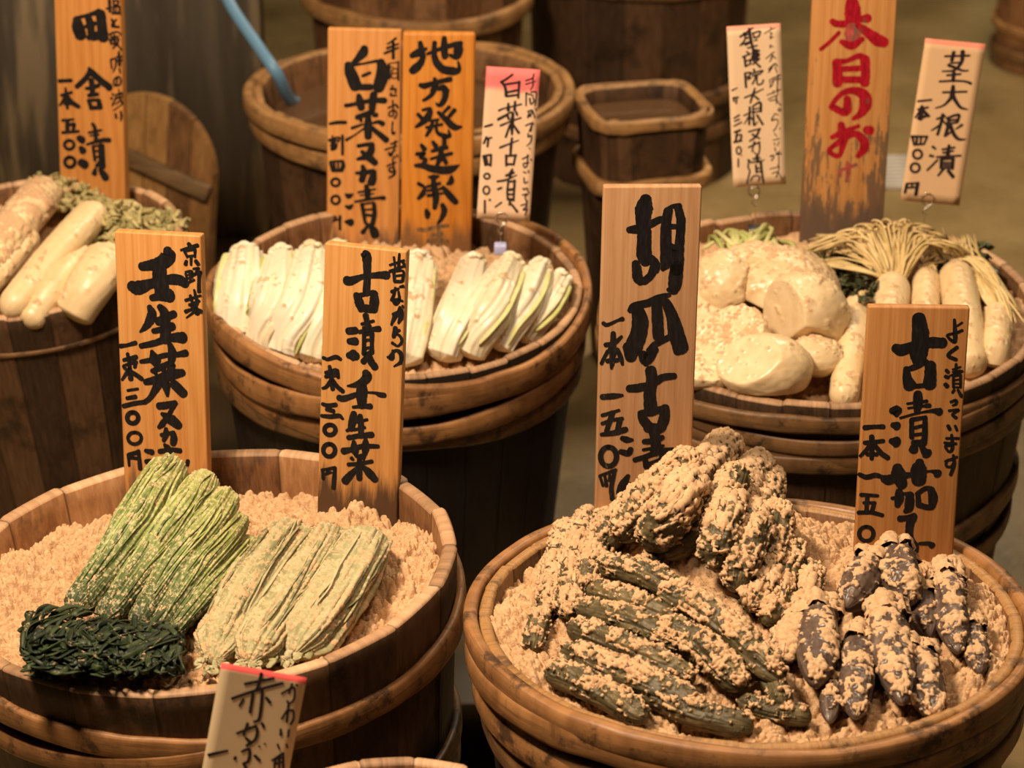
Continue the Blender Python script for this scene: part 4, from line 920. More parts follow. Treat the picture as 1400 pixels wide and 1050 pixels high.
SKIN_LEAF = mat_veg('mizuna_leaf_dark', [(0.1, (0.005, 0.009, 0.004)), (0.5, (0.016, 0.026, 0.010)), (0.9, (0.055, 0.075, 0.026))], rough=0.5, sheen=0.3)
SKIN_OLD = mat_veg('aged_mizuna', [(0.15, (0.11, 0.105, 0.040)), (0.45, (0.29, 0.27, 0.125)), (0.85, (0.50, 0.435, 0.25))], rough=0.75, fleck=((0.58, 0.44, 0.27), 170, 0.50, 0.55))
SKIN_CAB = mat_veg('pickled_cabbage', [(0.15, (0.56, 0.45, 0.25)), (0.42, (0.71, 0.62, 0.43)), (0.75, (0.79, 0.72, 0.57))], rough=0.35, sheen=0.45,
                   fleck=((0.50, 0.52, 0.16), 26, 0.62, 0.6), bump=0.3, sss=0.05)
SKIN_CABLEAF = mat_veg('cabbage_leaf_edge', [(0.2, (0.30, 0.34, 0.07)), (0.6, (0.50, 0.50, 0.18)), (0.9, (0.7, 0.66, 0.38))], rough=0.4)
SKIN_DAI = mat_veg('pickled_daikon', [(0.15, (0.56, 0.375, 0.17)), (0.5, (0.70, 0.52, 0.285)), (0.85, (0.78, 0.63, 0.39))], rough=0.38, sheen=0.45,
                   fleck=((0.50, 0.25, 0.10), 60, 0.66, 0.6), bump=0.3, sss=0.05)
SKIN_TUR = mat_veg('pickled_turnip', [(0.15, (0.56, 0.38, 0.185)), (0.5, (0.70, 0.525, 0.30)), (0.85, (0.78, 0.63, 0.40))], rough=0.32, sheen=0.5,
                   bump=0.25, sss=0.05)
SKIN_STEM = mat_veg('daikon_stem', [(0.1, (0.36, 0.26, 0.09)), (0.5, (0.66, 0.48, 0.21)), (0.9, (0.80, 0.63, 0.34))], rough=0.5)
SKIN_DRY = mat_veg('dried_daikon_leaf', [(0.1, (0.16, 0.14, 0.05)), (0.5, (0.36, 0.30, 0.12)), (0.9, (0.55, 0.46, 0.22))], rough=0.7)
SKIN_TOPS = mat_veg('turnip_top_stem', [(0.1, (0.22, 0.27, 0.06)), (0.5, (0.48, 0.49, 0.17)), (0.9, (0.70, 0.64, 0.34))], rough=0.45)
SKIN_DKLEAF = mat_veg('daikon_leaf_dark', [(0.1, (0.012, 0.016, 0.006)), (0.5, (0.045, 0.052, 0.018)), (0.9, (0.16, 0.15, 0.055))], rough=0.4, sheen=0.45)

# ------------------------------------------------------------------ setting
def setting():
    g = M('wet_floor', 0.35, 0.5)
    c = g.coord()
    n = g.noise(c, 5, 5, 0.6)
    n2 = g.noise(c, 60, 4)
    g.set('Roughness', g.math('MULTIPLY_ADD', n, 0.5, 0.12))
    g.bump(n2, 0.15, 0.003)
    fm = g.done(g.ramp(g.math('MULTIPLY_ADD', n, 0.8, g.math('MULTIPLY', n2, 0.2)), [(0.3, (0.19, 0.130, 0.050)), (0.6, (0.30, 0.21, 0.090)), (0.8, (0.37, 0.275, 0.14))]))
    V, F = box(-3, 3.5, 0.8, 8.5, -0.08, 0.0)
    o = mesh_obj('floor', V, F, fm, smooth=False)
    o['kind'] = 'structure'
    g = M('stained_panel', 0.5, 0.3)
    c = g.coord()
    d = g.noise(g.scale(c, (16, 16, 1.6)), 1.0, 5, 0.6)
    d2 = g.noise(g.scale(c, (30, 30, 2.6)), 1.0, 5, 0.6)
    col = g.ramp(d, [(0.3, (0.11, 0.092, 0.070)), (0.6, (0.21, 0.18, 0.135)), (0.75, (0.30, 0.25, 0.18))])
    col = g.mix(g.math('MULTIPLY', g.step(d2, 0.51, 0.64), 0.8), col, (0.55, 0.43, 0.27))
    V, F = box(-2.2, -0.40, 4.45, 4.52, 0.0, 1.6)
    o = mesh_obj('wall_left', V, F, g.done(col), smooth=False)
    o['kind'] = 'structure'
    g = M('dark_back_wall', 0.8, 0.2)
    c = g.coord()
    V, F = box(-3, 3.5, 8.4, 8.5, 0.0, 2.6)
    o = mesh_obj('wall_back', V, F, g.done(g.ramp(g.noise(c, 3), [(0.3, (0.05, 0.04, 0.03)), (0.7, (0.09, 0.075, 0.055))])), smooth=False)
    o['kind'] = 'structure'


setting()

# ------------------------------------------------------------------ tubs
h = lambda z, az, ar, n, ph, hh, ww, m: (z, az, ar, n, ph, hh, ww, m)
P2 = math.pi
TA = make_tub('wide wooden tub front left holding the green mizuna bundles', 276, 767, .264, 0, .255, .015, 19,
              [h(-.060, .010, .001, 2, 0.3, .011, .006, BAM_O), h(-.078, .010, .001, 2, 0.3 + P2, .010, .006, BAM_O),
               h(-.205, .006, .001, 2, 1.5, .011, .006, BAM_D), h(-.228, .006, .001, 2, 1.5 + P2, .010, .006, BAM_D)],
              (CEDAR_E, CEDAR_R, CEDAR_A), 'tubs of pickles at the front of the stall', seed=3, roll=4)
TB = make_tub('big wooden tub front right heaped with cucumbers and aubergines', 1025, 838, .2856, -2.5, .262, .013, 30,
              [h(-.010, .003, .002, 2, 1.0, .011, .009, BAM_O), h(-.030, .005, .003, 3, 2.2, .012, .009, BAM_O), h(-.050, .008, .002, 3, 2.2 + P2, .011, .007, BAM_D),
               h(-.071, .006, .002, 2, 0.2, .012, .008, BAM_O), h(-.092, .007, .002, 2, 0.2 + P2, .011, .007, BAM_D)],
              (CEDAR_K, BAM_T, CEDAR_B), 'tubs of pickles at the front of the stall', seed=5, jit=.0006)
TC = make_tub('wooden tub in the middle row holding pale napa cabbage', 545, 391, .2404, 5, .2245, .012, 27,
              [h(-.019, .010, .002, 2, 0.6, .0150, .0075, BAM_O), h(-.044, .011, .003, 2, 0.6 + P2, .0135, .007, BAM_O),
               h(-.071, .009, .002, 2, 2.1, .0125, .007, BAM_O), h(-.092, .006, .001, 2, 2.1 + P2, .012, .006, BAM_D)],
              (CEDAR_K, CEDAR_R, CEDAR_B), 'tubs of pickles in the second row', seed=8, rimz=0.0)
TD = make_tub('wooden tub at right holding white turnips and daikon', 1121, 412, .2729, 3, .264, .013, 31,
              [h(-.030, .006, .002, 3, 0.4, .009, .006, BAM_D), h(-.047, .007, .002, 3, 0.4 + P2, .009, .006, BAM_D), h(-.065, .006, .002, 2, 1.4, .010, .006, BAM_D),
               h(-.084, .006, .002, 2, 1.4 + P2, .010, .006, BAM_D), h(-.215, .012, .001, 2, 2.4, .011, .006, BAM_D), h(-.245, .010, .001, 2, 2.4 + P2, .010, .006, BAM_D)],
              (CEDAR_D, CEDAR_R, CEDAR_B), 'tubs of pickles in the second row', seed=11)
TE = make_tub('tall dark wooden tub at far left holding whole daikon', 40, 333, .1944, 5, .194, .012, 24,
              [h(-.052, .002, .0, 1, 0.0, .0025, .0020, BAM_D)],
              (CEDAR_D, CEDAR_R, CEDAR_B), 'tubs of pickles in the second row', seed=14, roll=5)
TF = make_tub('wooden barrel of brine behind the cabbage tub with blue hose in it', 559, 118, .2422, -1, .224, .013, 22,
              [h(-.014, .004, .002, 2, 0.5, .013, .010, BAM_T), h(-.042, .005, .002, 2, 1.5, .013, .008, BAM_T)],
              (CEDAR_D, BAM_T, CEDAR_B), 'barrels standing in the background', seed=17, name='brine_barrel', cat='barrel')
TG = make_tub('dark wooden barrel at top centre behind the brine barrel', 0, 0, .2, 0, .195, .014, 20,
              [h(-.40, .004, .002, 2, 0.4, .013, .010, BAM_T), h(-.26, .003, .001, 2, 0.4, .005, .005, BAM_D)],
              (CEDAR_B, CEDAR_B, CEDAR_B), 'barrels standing in the background', seed=19, name='wooden_barrel', cat='barrel', center=(-.155, 4.62, .76), taper=.05)
TH = make_tub('large dark barrel at top behind the rectangular basin', 0, 0, .2, 0, .200, .014, 18,
              [h(-.265, .003, .001, 2, 0.7, .006, .006, BAM_D), h(-.455, .004, .002, 2, 0.4, .012, .008, BAM_D), h(-.52, .004, .002, 2, 1.4, .010, .006, BAM_D)],
              (CEDAR_D, CEDAR_D, CEDAR_D), 'barrels standing in the background', seed=23, name='wooden_barrel', cat='barrel', center=(.218, 4.82, .62), taper=.04)
SE = (.086, .080, .42)
TI = make_tub('rectangular wooden basin with rounded corners beside the brine barrel', 878, 138, .1, 0, .1, .011, 22,
              [h(-.008, .0005, .001, 1, 0, .008, .004, BAM_T), h(-.098, .004, .001, 1, 0.6, .010, .008, BAM_T)],
              (CEDAR_D, BAM_T, CEDAR_D), 'barrels standing in the background', seed=29, name='wooden_basin', cat='basin', super_e=SE, rotz=math.radians(14), rimz=-.01, depth_in=.07, taper=.06)
TK = make_tub('tan wooden barrel at the right edge beyond the drain', 0, 0, .12, 0, .12, .012, 14,
              [h(-.47, .002, .001, 2, 0, .010, .006, BAM_D), h(-.42, .002, .001, 2, 1, .008, .005, BAM_T)],
              (CEDAR_A, CEDAR_R, CEDAR_B), 'barrels standing in the background', seed=31, name='wooden_barrel', cat='barrel', center=(1.035, 5.35, .5), taper=.02)
TJ = make_tub('nearest wooden tub at the bottom edge, only its back rim showing', 540, 1153, .14, 0, .137, .012, 17,
              [h(-.05, .006, .001, 2, 0, .010, .006, BAM_O), h(-.07, .006, .001, 2, P2, .010, .006, BAM_O)],
              (CEDAR_B, CEDAR_R, CEDAR_A), 'tubs of pickles at the front of the stall', seed=37)


# ------------------------------------------------------------------ bran beds
def gs(dx, dy, x, y, sx, sy):
    return np.exp(-((dx - x) / sx) ** 2 - ((dy - y) / sy) ** 2)


def heapB(dx, dy):
    return (-0.014 + 0.118 * gs(dx, dy, -.025, .125, .10, .075) + 0.050 * gs(dx, dy, -.06, 0, .12, .10)
            + 0.034 * gs(dx, dy, .15, .05, .075, .09) + 0.016 * gs(dx, dy, 0, -.10, .15, .08))


def surfB(X, Y):
    return heapB(X - TB.c[0], Y - TB.c[1]) + rim_z(TB, X, Y)


def on(fn, x, y, lift=0.0):
    d = ray(x, y)
    t = np.linspace((RZ + .2 - CZ) / d[2], (RZ - .12 - CZ) / d[2], 900)
    P = EYE + d * t[:, None]
    gap = P[:, 2] - RZ - fn(P[:, 0], P[:, 1]) - lift
    k = np.argmax(gap < 0)
    if gap[k] >= 0:
        k = int(np.argmin(gap))
    return P[k]


def baseA(X, Y):
    dx, dy = X - TA.c[0], Y - TA.c[1]
    return -0.033 - 0.05 * dy + 0.048 * gs(dx, dy, -.06, .075, .07, .08) + 0.014 * gs(dx, dy, -.2, .02, .05, .12) + .010 * gs(dx, dy, .19, .05, .05, .08)


def baseB(X, Y):
    dx, dy = X - TB.c[0], Y - TB.c[1]
    pile = np.clip(gs(dx, dy, -.03, .02, .17, .17) * 1.4, 0, 1)
    left = .012 * gs(dx, dy, -.22, -.02, .05, .1) + .012 * gs(dx, dy, .22, .0, .04, .12) + .014 * gs(dx, dy, .1, .2, .08, .05)
    return heapB(dx, dy) - 0.010 - 0.016 * pile + left


def baseC(X, Y):
    dx, dy = X - TC.c[0], Y - TC.c[1]
    return -0.036 - 0.03 * dy + .012 * gs(dx, dy, .03, .05, .03, .12)


def baseD(X, Y):
    dx, dy = X - TD.c[0], Y - TD.c[1]
    return -0.030 + 0.025 * gs(dx, dy, -.08, .05, .1, .1) + .012 * gs(dx, dy, .1, .1, .1, .08) + .01 * gs(dx, dy, .25, 0, .04, .1)


def baseE(X, Y):
    dx, dy = X - TE.c[0], Y - TE.c[1]
    return -0.035 + .025 * gs(dx, dy, 0, .05, .1, .1)


bran_fill(TA, baseA, 'bran bed under the green bundles in the front left tub', 250, 1000, 51, 1.15)
bran_fill(TB, baseB, 'bran bed under the cucumbers and aubergines', 260, 1050, 61)
bran_fill(TC, baseC, 'bran bed between the napa cabbages', 120, 480, 71)
bran_fill(TD, baseD, 'bran bed under the turnips and daikon at right', 130, 520, 81)
bran_fill(TE, baseE, 'bran bed under the whole daikon at far left', 90, 380, 91)
bran_fill(TJ, lambda X, Y: -0.04 + 0 * X, 'bran in the nearest tub at the bottom edge', 50, 200, 95)

# ------------------------------------------------------------------ price boards
OC = (0.14, 0.085, 0.05)
bd = lambda n, a, b, c, z, sc=OC, **k: mat_board(n, a, b, c, z, sc, **k)
INKS = dict(main=INK, faded=INK_FADE)
G1 = 'brushed wooden price boards'
sign('s1', 'price_board', 'tall wooden board reading 田舎漬 standing in the daikon tub at far left', 'sign', G1,
     bd('cedar_board_inaka', (0.56, 0.235, 0.056), (0.44, 0.165, 0.035), (0.64, 0.31, 0.09), .03), .017, INKS)
sign('s2', 'price_board', 'wooden board reading 白菜ヌカ漬 at the back of the cabbage tub, left of the orange board', 'sign', G1,
     bd('cedar_board_hakusai', (0.65, 0.29, 0.080), (0.54, 0.215, 0.050), (0.73, 0.37, 0.13), .062), .012, INKS)
sign('s3', 'notice_board', 'orange varnished board reading 地方発送承り standing right of the 白菜ヌカ漬 board', 'sign', G1,
     bd('varnished_board', (0.62, 0.235, 0.030), (0.46, 0.150, 0.016), (0.70, 0.30, 0.055), .088, (0.20, 0.095, 0.035)), .016, INKS, round_edge=.004)
sign('s5', 'price_board', 'wooden board reading 壬生菜ヌカ漬 standing behind the bright green bundles', 'sign', G1,
     bd('cedar_board_mibuna', (0.60, 0.28, 0.080), (0.48, 0.20, 0.048), (0.69, 0.37, 0.13), .04), .015, INKS)
sign('s6', 'price_board', 'wooden board reading 古漬壬生菜 standing behind the greyish aged bundles', 'sign', G1,
     bd('cedar_board_furuzuke', (0.59, 0.285, 0.085), (0.48, 0.205, 0.052), (0.67, 0.37, 0.13), .082, (0.085, 0.045, 0.022)), .014, INKS)
sign('s7', 'price_board', 'pale grey-brown board reading 胡瓜古漬 standing left behind the cucumber heap', 'sign', G1,
     bd('cedar_board_kyuuri', (0.50, 0.275, 0.13), (0.40, 0.20, 0.088), (0.58, 0.35, 0.18), -.06), .012, dict(main=INK, price=INK_DRY))
sign('s8', 'price_board', 'wooden board reading 古漬茄子 standing behind the aubergines', 'sign', G1,
     bd('cedar_board_nasu', (0.47, 0.21, 0.062), (0.38, 0.155, 0.040), (0.55, 0.28, 0.10), -.05), .012, INKS)
sign('s10', 'notice_board', 'weathered board with red lettering 本日のお standing at the back of the turnip tub', 'sign', G1,
     bd('weathered_board', (0.60, 0.28, 0.085), (0.46, 0.19, 0.05), (0.68, 0.37, 0.14), .075, (0.13, 0.085, 0.06), worn=.85, H=.38), .014, dict(main=INK_RED, faded=INK_REDF))
G2 = 'small paper price cards on wire holders'
PI4 = dict(main=INK_PEN)
CARDS = {}
for key, lab, base, tip, band in (
        ('s4', 'pink-topped paper card reading 白菜古漬 over the right hand cabbages', (0.80, 0.55, 0.36), (0.86, 0.20, 0.19), .030),
        ('s9', 'paper card reading 聖護院大根ヌカ漬 held over the round turnips', (0.80, 0.58, 0.37), (0.85, 0.36, 0.25), .006),
        ('s11', 'tilted paper card reading 茎大根漬 at the right of the red lettered board', (0.76, 0.50, 0.28), (0.85, 0.30, 0.20), .007),
        ('s12', 'paper card reading 赤かぶ in front of the green bundle tub', (0.72, 0.54, 0.32), (0.72, 0.10, 0.09), .006)):
    CARDS[key] = sign(key, 'price_card', lab, 'card', G2, mat_paper('card_' + key, base, tip, SIGNS[key]['H'], band), .0012, PI4)

STEEL = mat_flat('steel_wire', (0.62, 0.58, 0.52), 0.25, 0.5, 1.0)
CLEAR = mat_flat('bluish_plastic_foot', (0.45, 0.47, 0.72), 0.25, 0.5)


def card_pt(key, x, y):
    d = SIGNS[key]
    n = np.array(d['rot'])[:, 1]
    o = np.array(d['org'])
    r = ray(x, y)
    return EYE + r * (np.dot(o - EYE, n) / np.dot(r, n))


def holder(key, ring_px, rad_px, foot_px, foot_z, label, foot_mat, foot):
    c = card_pt(key, *ring_px)
    r = px2m(rad_px, c)
    f = at(foot_px[0], foot_px[1], foot_z)
    f = np.array([f[0], c[1] + .004, f[2]])
    root = empty('card_holder', f)
    note(root, label, 'card holder', 'wire holders of the paper cards')
    R = np.array(SIGNS[key]['rot'])
    out = []
    for k, off in ((0, -.0022), (1, .0030)):
        a = np.linspace(-.5 * math.pi, 1.45 * math.pi, 40)
        P = c + R[:, 0] * (np.cos(a) * r)[:, None] + R[:, 2] * (np.sin(a) * r)[:, None] + R[:, 1] * (off + .0012 * a / 6)[:, None]
        out.append(tube(P, .0006, nv=6, ref=R[:, 1]))
    low = c - R[:, 2] * r
    P = catmull(np.array([low + R[:, 0] * r * .8, low - R[:, 2] * r * .5, low - R[:, 2] * r * 1.1 - R[:, 0] * r * .45, low - R[:, 2] * r * 1.8, low - R[:, 2] * r * 1.5 + R[:, 0] * r * .2]), 24)
    out.append(tube(P, .0007, nv=6, ref=R[:, 1]))
    out.append(tube(np.array([low - R[:, 2] * r * 1.6, (low + f) / 2, f + np.array([0, 0, .003])]), .0006, nv=6, ref=(0, 1, 0)))
    V, F, _ = join(out)
    mesh_obj('wire', V - f, F, STEEL, root)
    V, F = box(-foot[0], foot[0], -foot[0], foot[0], -.001, foot[1])
    bevel(mesh_obj('foot', V, F, foot_mat, root, smooth=False), .0015, 3)
    return root


holder('s4', (686, 298), 8.5, (684, 354), .022, 'wire card holder with bluish foot among the right hand cabbages', CLEAR, (.0075, .011))
holder('s9', (1031, 262), 7.5, (1035, 322), .004, 'wire card holder with metal foot behind the round turnips', STEEL, (.011, .007))
holder('s11', (1268, 272), 8.5, (1262, 322), .0, 'wire card holder at the back of the turnip tub, under the tilted card', STEEL, (.010, .007))
holder('s12', (352, 1078), 9, (362, 1112), -.028, 'wire card holder in the nearest tub under the 赤かぶ card', STEEL, (.010, .007))

# ------------------------------------------------------------------ cucumbers
GC = 'bran-coated cucumbers heaped in the front right tub'
CUKES = [  # pixels along the axis, width px, bran cover, lift, label
    ([(1000, 604), (940, 672), (884, 752)], 58, .86, .010, 'topmost cucumber of the heap, thickly coated in bran, leaning by the 胡瓜古漬 board'),
    ([(953, 622), (897, 676), (842, 738)], 50, .84, .006, 'thickly coated cucumber just left of the topmost one'),
    ([(925, 642), (868, 692), (822, 748)], 44, .80, .002, 'coated cucumber third from the top, touching the 胡瓜古漬 board'),
    ([(882, 672), (840, 712), (800, 766)], 40, .72, -.002, 'coated cucumber low on the left slope of the heap, beside the 胡瓜古漬 board'),
    ([(1012, 640), (978, 700), (905, 762)], 44, .62, -.006, 'cucumber under the overhang of the topmost one'),
    ([(960, 690), (925, 735), (884, 782)], 40, .50, -.014, 'dark cucumber in the hollow below the overhang'),
    ([(1042, 628), (996, 700), (976, 778)], 52, .80, .008, 'second peak cucumber, coated in bran, right of the topmost one'),
    ([(1056, 648), (1030, 722), (1004, 806)], 50, .74, .004, 'coated cucumber lying against the right of the second peak'),
    ([(1066, 690), (1052, 765), (1026, 832)], 46, .70, 0.0, 'coated cucumber on the right shoulder of the heap'),
    ([(1084, 740), (1072, 795), (1050, 850)], 42, .62, -.002, 'cucumber with a bare green tip on the right shoulder of the heap'),
    ([(1112, 775), (1094, 840), (1066, 900)], 42, .72, -.004, 'coated cucumber bordering the aubergines'),
    ([(776, 716), (758, 790), (752, 832)], 36, .72, .002, 'upright lying coated cucumber at the far left of the heap'),
    ([(806, 700), (785, 775), (776, 842)], 38, .70, .004, 'second coated cucumber from the left edge of the heap'),
    ([(838, 690), (816, 752), (800, 806)], 38, .68, .003, 'third coated cucumber from the left edge of the heap'),
    ([(746, 830), (734, 862), (728, 888)], 30, .55, -.002, 'short cucumber end poking from the bran at the left'),
    ([(822, 772), (893, 792), (968, 838)], 38, .58, .014, 'upper cucumber of the front row with a dark bare end'),
    ([(905, 806), (985, 852), (1070, 932)], 44, .62, .014, 'long curved cucumber crossing the front of the heap'),
    ([(806, 806), (866, 826), (932, 852)], 36, .42, .006, 'dark cucumber just below the upper one of the front row'),
    ([(790, 832), (862, 850), (940, 888)], 36, .46, .006, 'dark cucumber in the middle of the front row'),
    ([(900, 858), (962, 888), (1016, 940)], 44, .70, .008, 'crumbly coated cucumber under the long curved one'),
    ([(778, 858), (856, 886), (950, 930)], 38, .48, .008, 'dark cucumber with pale bran streaks low in the front row'),
    ([(768, 890), (852, 922), (960, 966)], 40, .58, .006, 'coated cucumber second from the front rim'),
    ([(748, 916), (812, 942), (884, 984)], 38, .52, .002, 'dark ended cucumber nearest the front left rim'),
    ([(880, 945), (950, 975), (1030, 996)], 38, .46, .0, 'cucumber lying along the front rim'),
    ([(1026, 890), (1056, 930), (1072, 966)], 34, .34, .004, 'greenish cucumber end beside the lowest aubergines'),
    ([(1010, 958), (1060, 974), (1110, 982)], 30, .40, -.004, 'short greenish cucumber by the front rim, left of the aubergines'),
]
for i, (px, w, cov, lift, lab) in enumerate(CUKES):
    P = [on(surfB, x, y, lift) for x, y in px]
    r = px2m(w, P[1]) / 2 * .93
    m = sweep_veg(P, r, prof_round(.13, .16, .12), 150, 84, seed=100 + i, cover=.54 * cov, thick=.0034, lobes=(5, .03), wrinkle=.26, streak=(6, 60), up=.6, fine=.85)
    put('pickled_cucumber', m, SKIN_CUKE, lab, 'cucumber', GC)

# ------------------------------------------------------------------ aubergines
GA = 'pickled aubergines in the front right tub'
AUBS = [
    ([(1221, 748), (1232, 785), (1246, 826)], 56, .42, .016, 'topmost aubergine, leaning against the 古漬茄子 board'),
    ([(1196, 762), (1178, 795), (1156, 832)], 54, .40, .012, 'shiny aubergine left of the topmost one'),
    ([(1294, 774), (1300, 832), (1310, 892)], 47, .42, .012, 'long aubergine with dry calyx at the right of the 古漬茄子 board'),
    ([(1120, 826), (1119, 880), (1116, 938)], 60, .46, .012, 'leftmost large aubergine, next to the cucumbers'),
    ([(1208, 822), (1219, 888), (1234, 962)], 56, .40, .020, 'central aubergine pointing at the front rim'),
    ([(1174, 862), (1172, 918), (1170, 982)], 50, .44, .010, 'aubergine just left of the central one'),
    ([(1250, 886), (1262, 930), (1278, 978)], 56, .42, .010, 'aubergine just right of the central one, nearest the rim'),
    ([(1256, 806), (1264, 840), (1270, 872)], 46, .22, .0, 'dark aubergine half hidden under the topmost one'),
    ([(1326, 850), (1334, 885), (1340, 920)], 36, .35, .006, 'small aubergine at the far right by the wall of the tub'),
    ([(1140, 930), (1136, 955), (1134, 988)], 30, .20, .0, 'small dark aubergine tip below the leftmost large one'),
    ([(1094, 838), (1084, 872), (1072, 905)], 38, .88, .002, 'aubergine buried in bran between the cucumbers and the leftmost large one'),
]
for i, (px, w, cov, lift, lab) in enumerate(AUBS):
    P = [on(surfB, x, y, lift) for x, y in px]
    r = px2m(w, P[1]) / 2 * .95

    def pr(s):
        return (np.clip(s / .10, 0, 1) ** .5) * np.clip(1 - np.clip((s - .55) / .45, 0, 1) ** 2.4, 0, 1) ** .55 * (.74 + .30 * np.sin(math.pi * (s * .75 + .1)))
    m = sweep_veg(P, r, pr, 120, 76, seed=200 + i, cover=.04 + .58 * cov, thick=.0028, lobes=(3, .05), wrinkle=.13, streak=(5, 26), up=.55, fine=1.1)
    o = put('pickled_aubergine', m, SKIN_AUB, lab, 'aubergine', GA)
    Q = catmull(np.array(P), 40)
    capP = [Q[0] + (Q[0] - Q[4]) * .5, Q[2], Q[9]]

    def pc(s):
        return np.where(s < .25, .30 + .2 * s / .25, .5 + .62 * np.clip((s - .25) / .4, 0, 1) ** .6)
    c = sweep_veg(capP, r * .9, pc, 40, 60, seed=300 + i, cover=.66, thick=.003, lobes=(5, .14), wrinkle=.35, streak=(9, 30))
    put('calyx', c, SKIN_CALYX, None, None, None, o)

# ------------------------------------------------------------------ green mizuna bundles
GG = 'bright green mizuna bundles in the front left tub'
GREENS = [
    ([(238, 634, .062), (214, 672, .058), (186, 722, .040), (148, 776, .020), (98, 838, .006)], 62, 'leftmost green bundle, its root end against the 壬生菜ヌカ漬 board'),
    ([(284, 652, .055), (262, 690, .052), (228, 738, .036), (186, 792, .018), (140, 850, .006)], 56, 'second green bundle from the left'),
    ([(314, 674, .046), (290, 712, .044), (258, 754, .032), (222, 800, .016), (186, 856, .004)], 50, 'middle green bundle of the row of five'),
    ([(330, 706, .032), (306, 738, .032), (276, 774, .024), (246, 814, .012), (212, 866, .0)], 42, 'fourth green bundle, next to last on the right'),
    ([(348, 738, .014), (322, 764, .014), (292, 798, .010), (260, 836, .004), (226, 878, -.006)], 36, 'rightmost and slimmest green bundle'),
]
for i, (pp, w, lab) in enumerate(GREENS):
    P = [at(*p) for p in pp]
    r = px2m(w, P[2]) / 2

    def pg(s):
        return np.clip(s / .06, 0, 1) ** .5 * np.clip((1 - s) / .05, 0, 1) ** .5 * (.72 + .34 * np.sin(math.pi * np.clip(s * 1.1 + .05, 0, 1)))
    m = sweep_veg(P, r, pg, 240, 110, flat=1.0, seed=400 + i, cover=.27, thick=.0007, lobes=(4, .05), wrinkle=.30, streak=(16, 22), up=.1, fine=.35)
    o = put('mizuna_bundle', m, SKIN_GREEN, lab, 'greens', GG)
    # loose fibres lying over the bundle
    rr = np.random.default_rng(500 + i)
    Q = catmull(np.array(P), 40)
    T, Sd, U = frames(Q)
    paths = []
    for k in range(16):
        a0 = rr.uniform(.15, math.pi - .15)
        i0, i1 = rr.integers(1, 14), rr.integers(22, 39)
        ids = np.linspace(i0, i1, 6).astype(int)
        aa = a0 + np.cumsum(rr.normal(0, .09, 6))
        rad = r * pg(ids / 39.) * 1.0
        paths.append([Q[j] + Sd[j] * math.cos(a) * q + U[j] * math.sin(a) * q for j, a, q in zip(ids, aa, rad)])
    V, F, A = strands(paths, .0013, .0009, 520 + i, 6, 30, .6)
    A['bran'] = A['bran'] * .9
    A['k'] = A['k'] * .9
    A['t'] = np.repeat(np.tile(np.linspace(.1, .85, 30), len(paths)), 6)
    put('stalks', (V, F, A), SKIN_GREEN, None, None, None, o)
    # dark leaves folded under at the front
    e0 = np.array(pp[-1][:2])
    paths = []
    jj = lambda q: rr.normal(0, q)
    xr, yr = 66 + 38 * i, 850 + 7 * i
    for k in range(44):
        dx, dy = jj(20), jj(11)
        sp = rr.uniform(-1, 1)
        pts = [(xr + 34 + dx, yr + 2 + dy, .010), (xr + 8 + dx + jj(6), yr - 2 + dy, .020), (xr - 14 + dx + 22 * sp, yr + 14 + dy, .021), (xr - 22 + dx + 44 * sp, yr + 34 + jj(8), .012),
               (xr - 14 + dx + 54 * sp, yr + 56 + jj(9), .0), (xr - 4 + dx + 50 * sp + jj(12), yr + 78 + jj(9), -.012)]
        lo = rr.integers(0, 3)
        P3 = []
        for (x, y, z) in pts[lo:lo + 4 + (k % 2)]:
            x = min(max(x + jj(3), 30 + abs(jj(10)) + max(0, y - 890) * .5), 252 - abs(jj(12)))
            P3.append(at(x, min(y, 926 - abs(jj(5))), z + jj(.003)))
        paths.append(P3)
    for k in range(40):
        x0, y0 = rr.uniform(34, 240), rr.uniform(858, 916)
        L, sg = rr.uniform(18, 70), rr.choice([-1, 1])
        ph, am = rr.uniform(0, 6), rr.uniform(3, 12)
        hz = .020 * math.sin(math.pi * np.clip((x0 - 20) / 235, 0, 1)) ** .5 * (1 - ((y0 - 872) / 70) ** 2) + .002
        P3 = []
        for q in np.linspace(0, 1, 6):
            x, y = x0 + L * (q - .5), y0 + am * math.sin(q * 4 + ph) + sg * 14 * (q - .5) * (k % 3 == 0)
            P3.append(at(min(max(x, 28 + abs(jj(9))), 252 - abs(jj(10))), min(y, 926 - abs(jj(4))), hz + .004 * math.sin(q * 5 + ph) + jj(.002)))
        paths.append(P3)
    put('leaves', strands(paths, .0026, .0008, 540 + i, 6, 30, 3.0), SKIN_LEAF, 'dark folded leaves', None, None, o)
    mid = at(min(max(e0[0] - 2 + (14 if i == 0 else 0), 80), 206), 884, -.004)
    th, ph = np.meshgrid(np.linspace(.03, math.pi - .03, 36), np.arange(48) * 2 * math.pi / 48, indexing='ij')
    D = np.stack([np.sin(th) * np.cos(ph), np.sin(th) * np.sin(ph), np.cos(th)], -1).reshape(-1, 3)
    q = D * np.array([.030, .028, .018])
    q = q * (1 + .35 * fbm((q + mid) / .012, 4, 560 + i))[:, None] + mid
    n = len(q)
    put('leaf_wad', (q, gridF(36, 48), dict(bran=np.clip(.1 + .4 * fbm(q / .01, 3, 7 + i), 0, 1), t=np.zeros(n), k=.5 + .5 * fbm(q / .008, 3, 77 + i))), SKIN_LEAF, None, None, None, o)

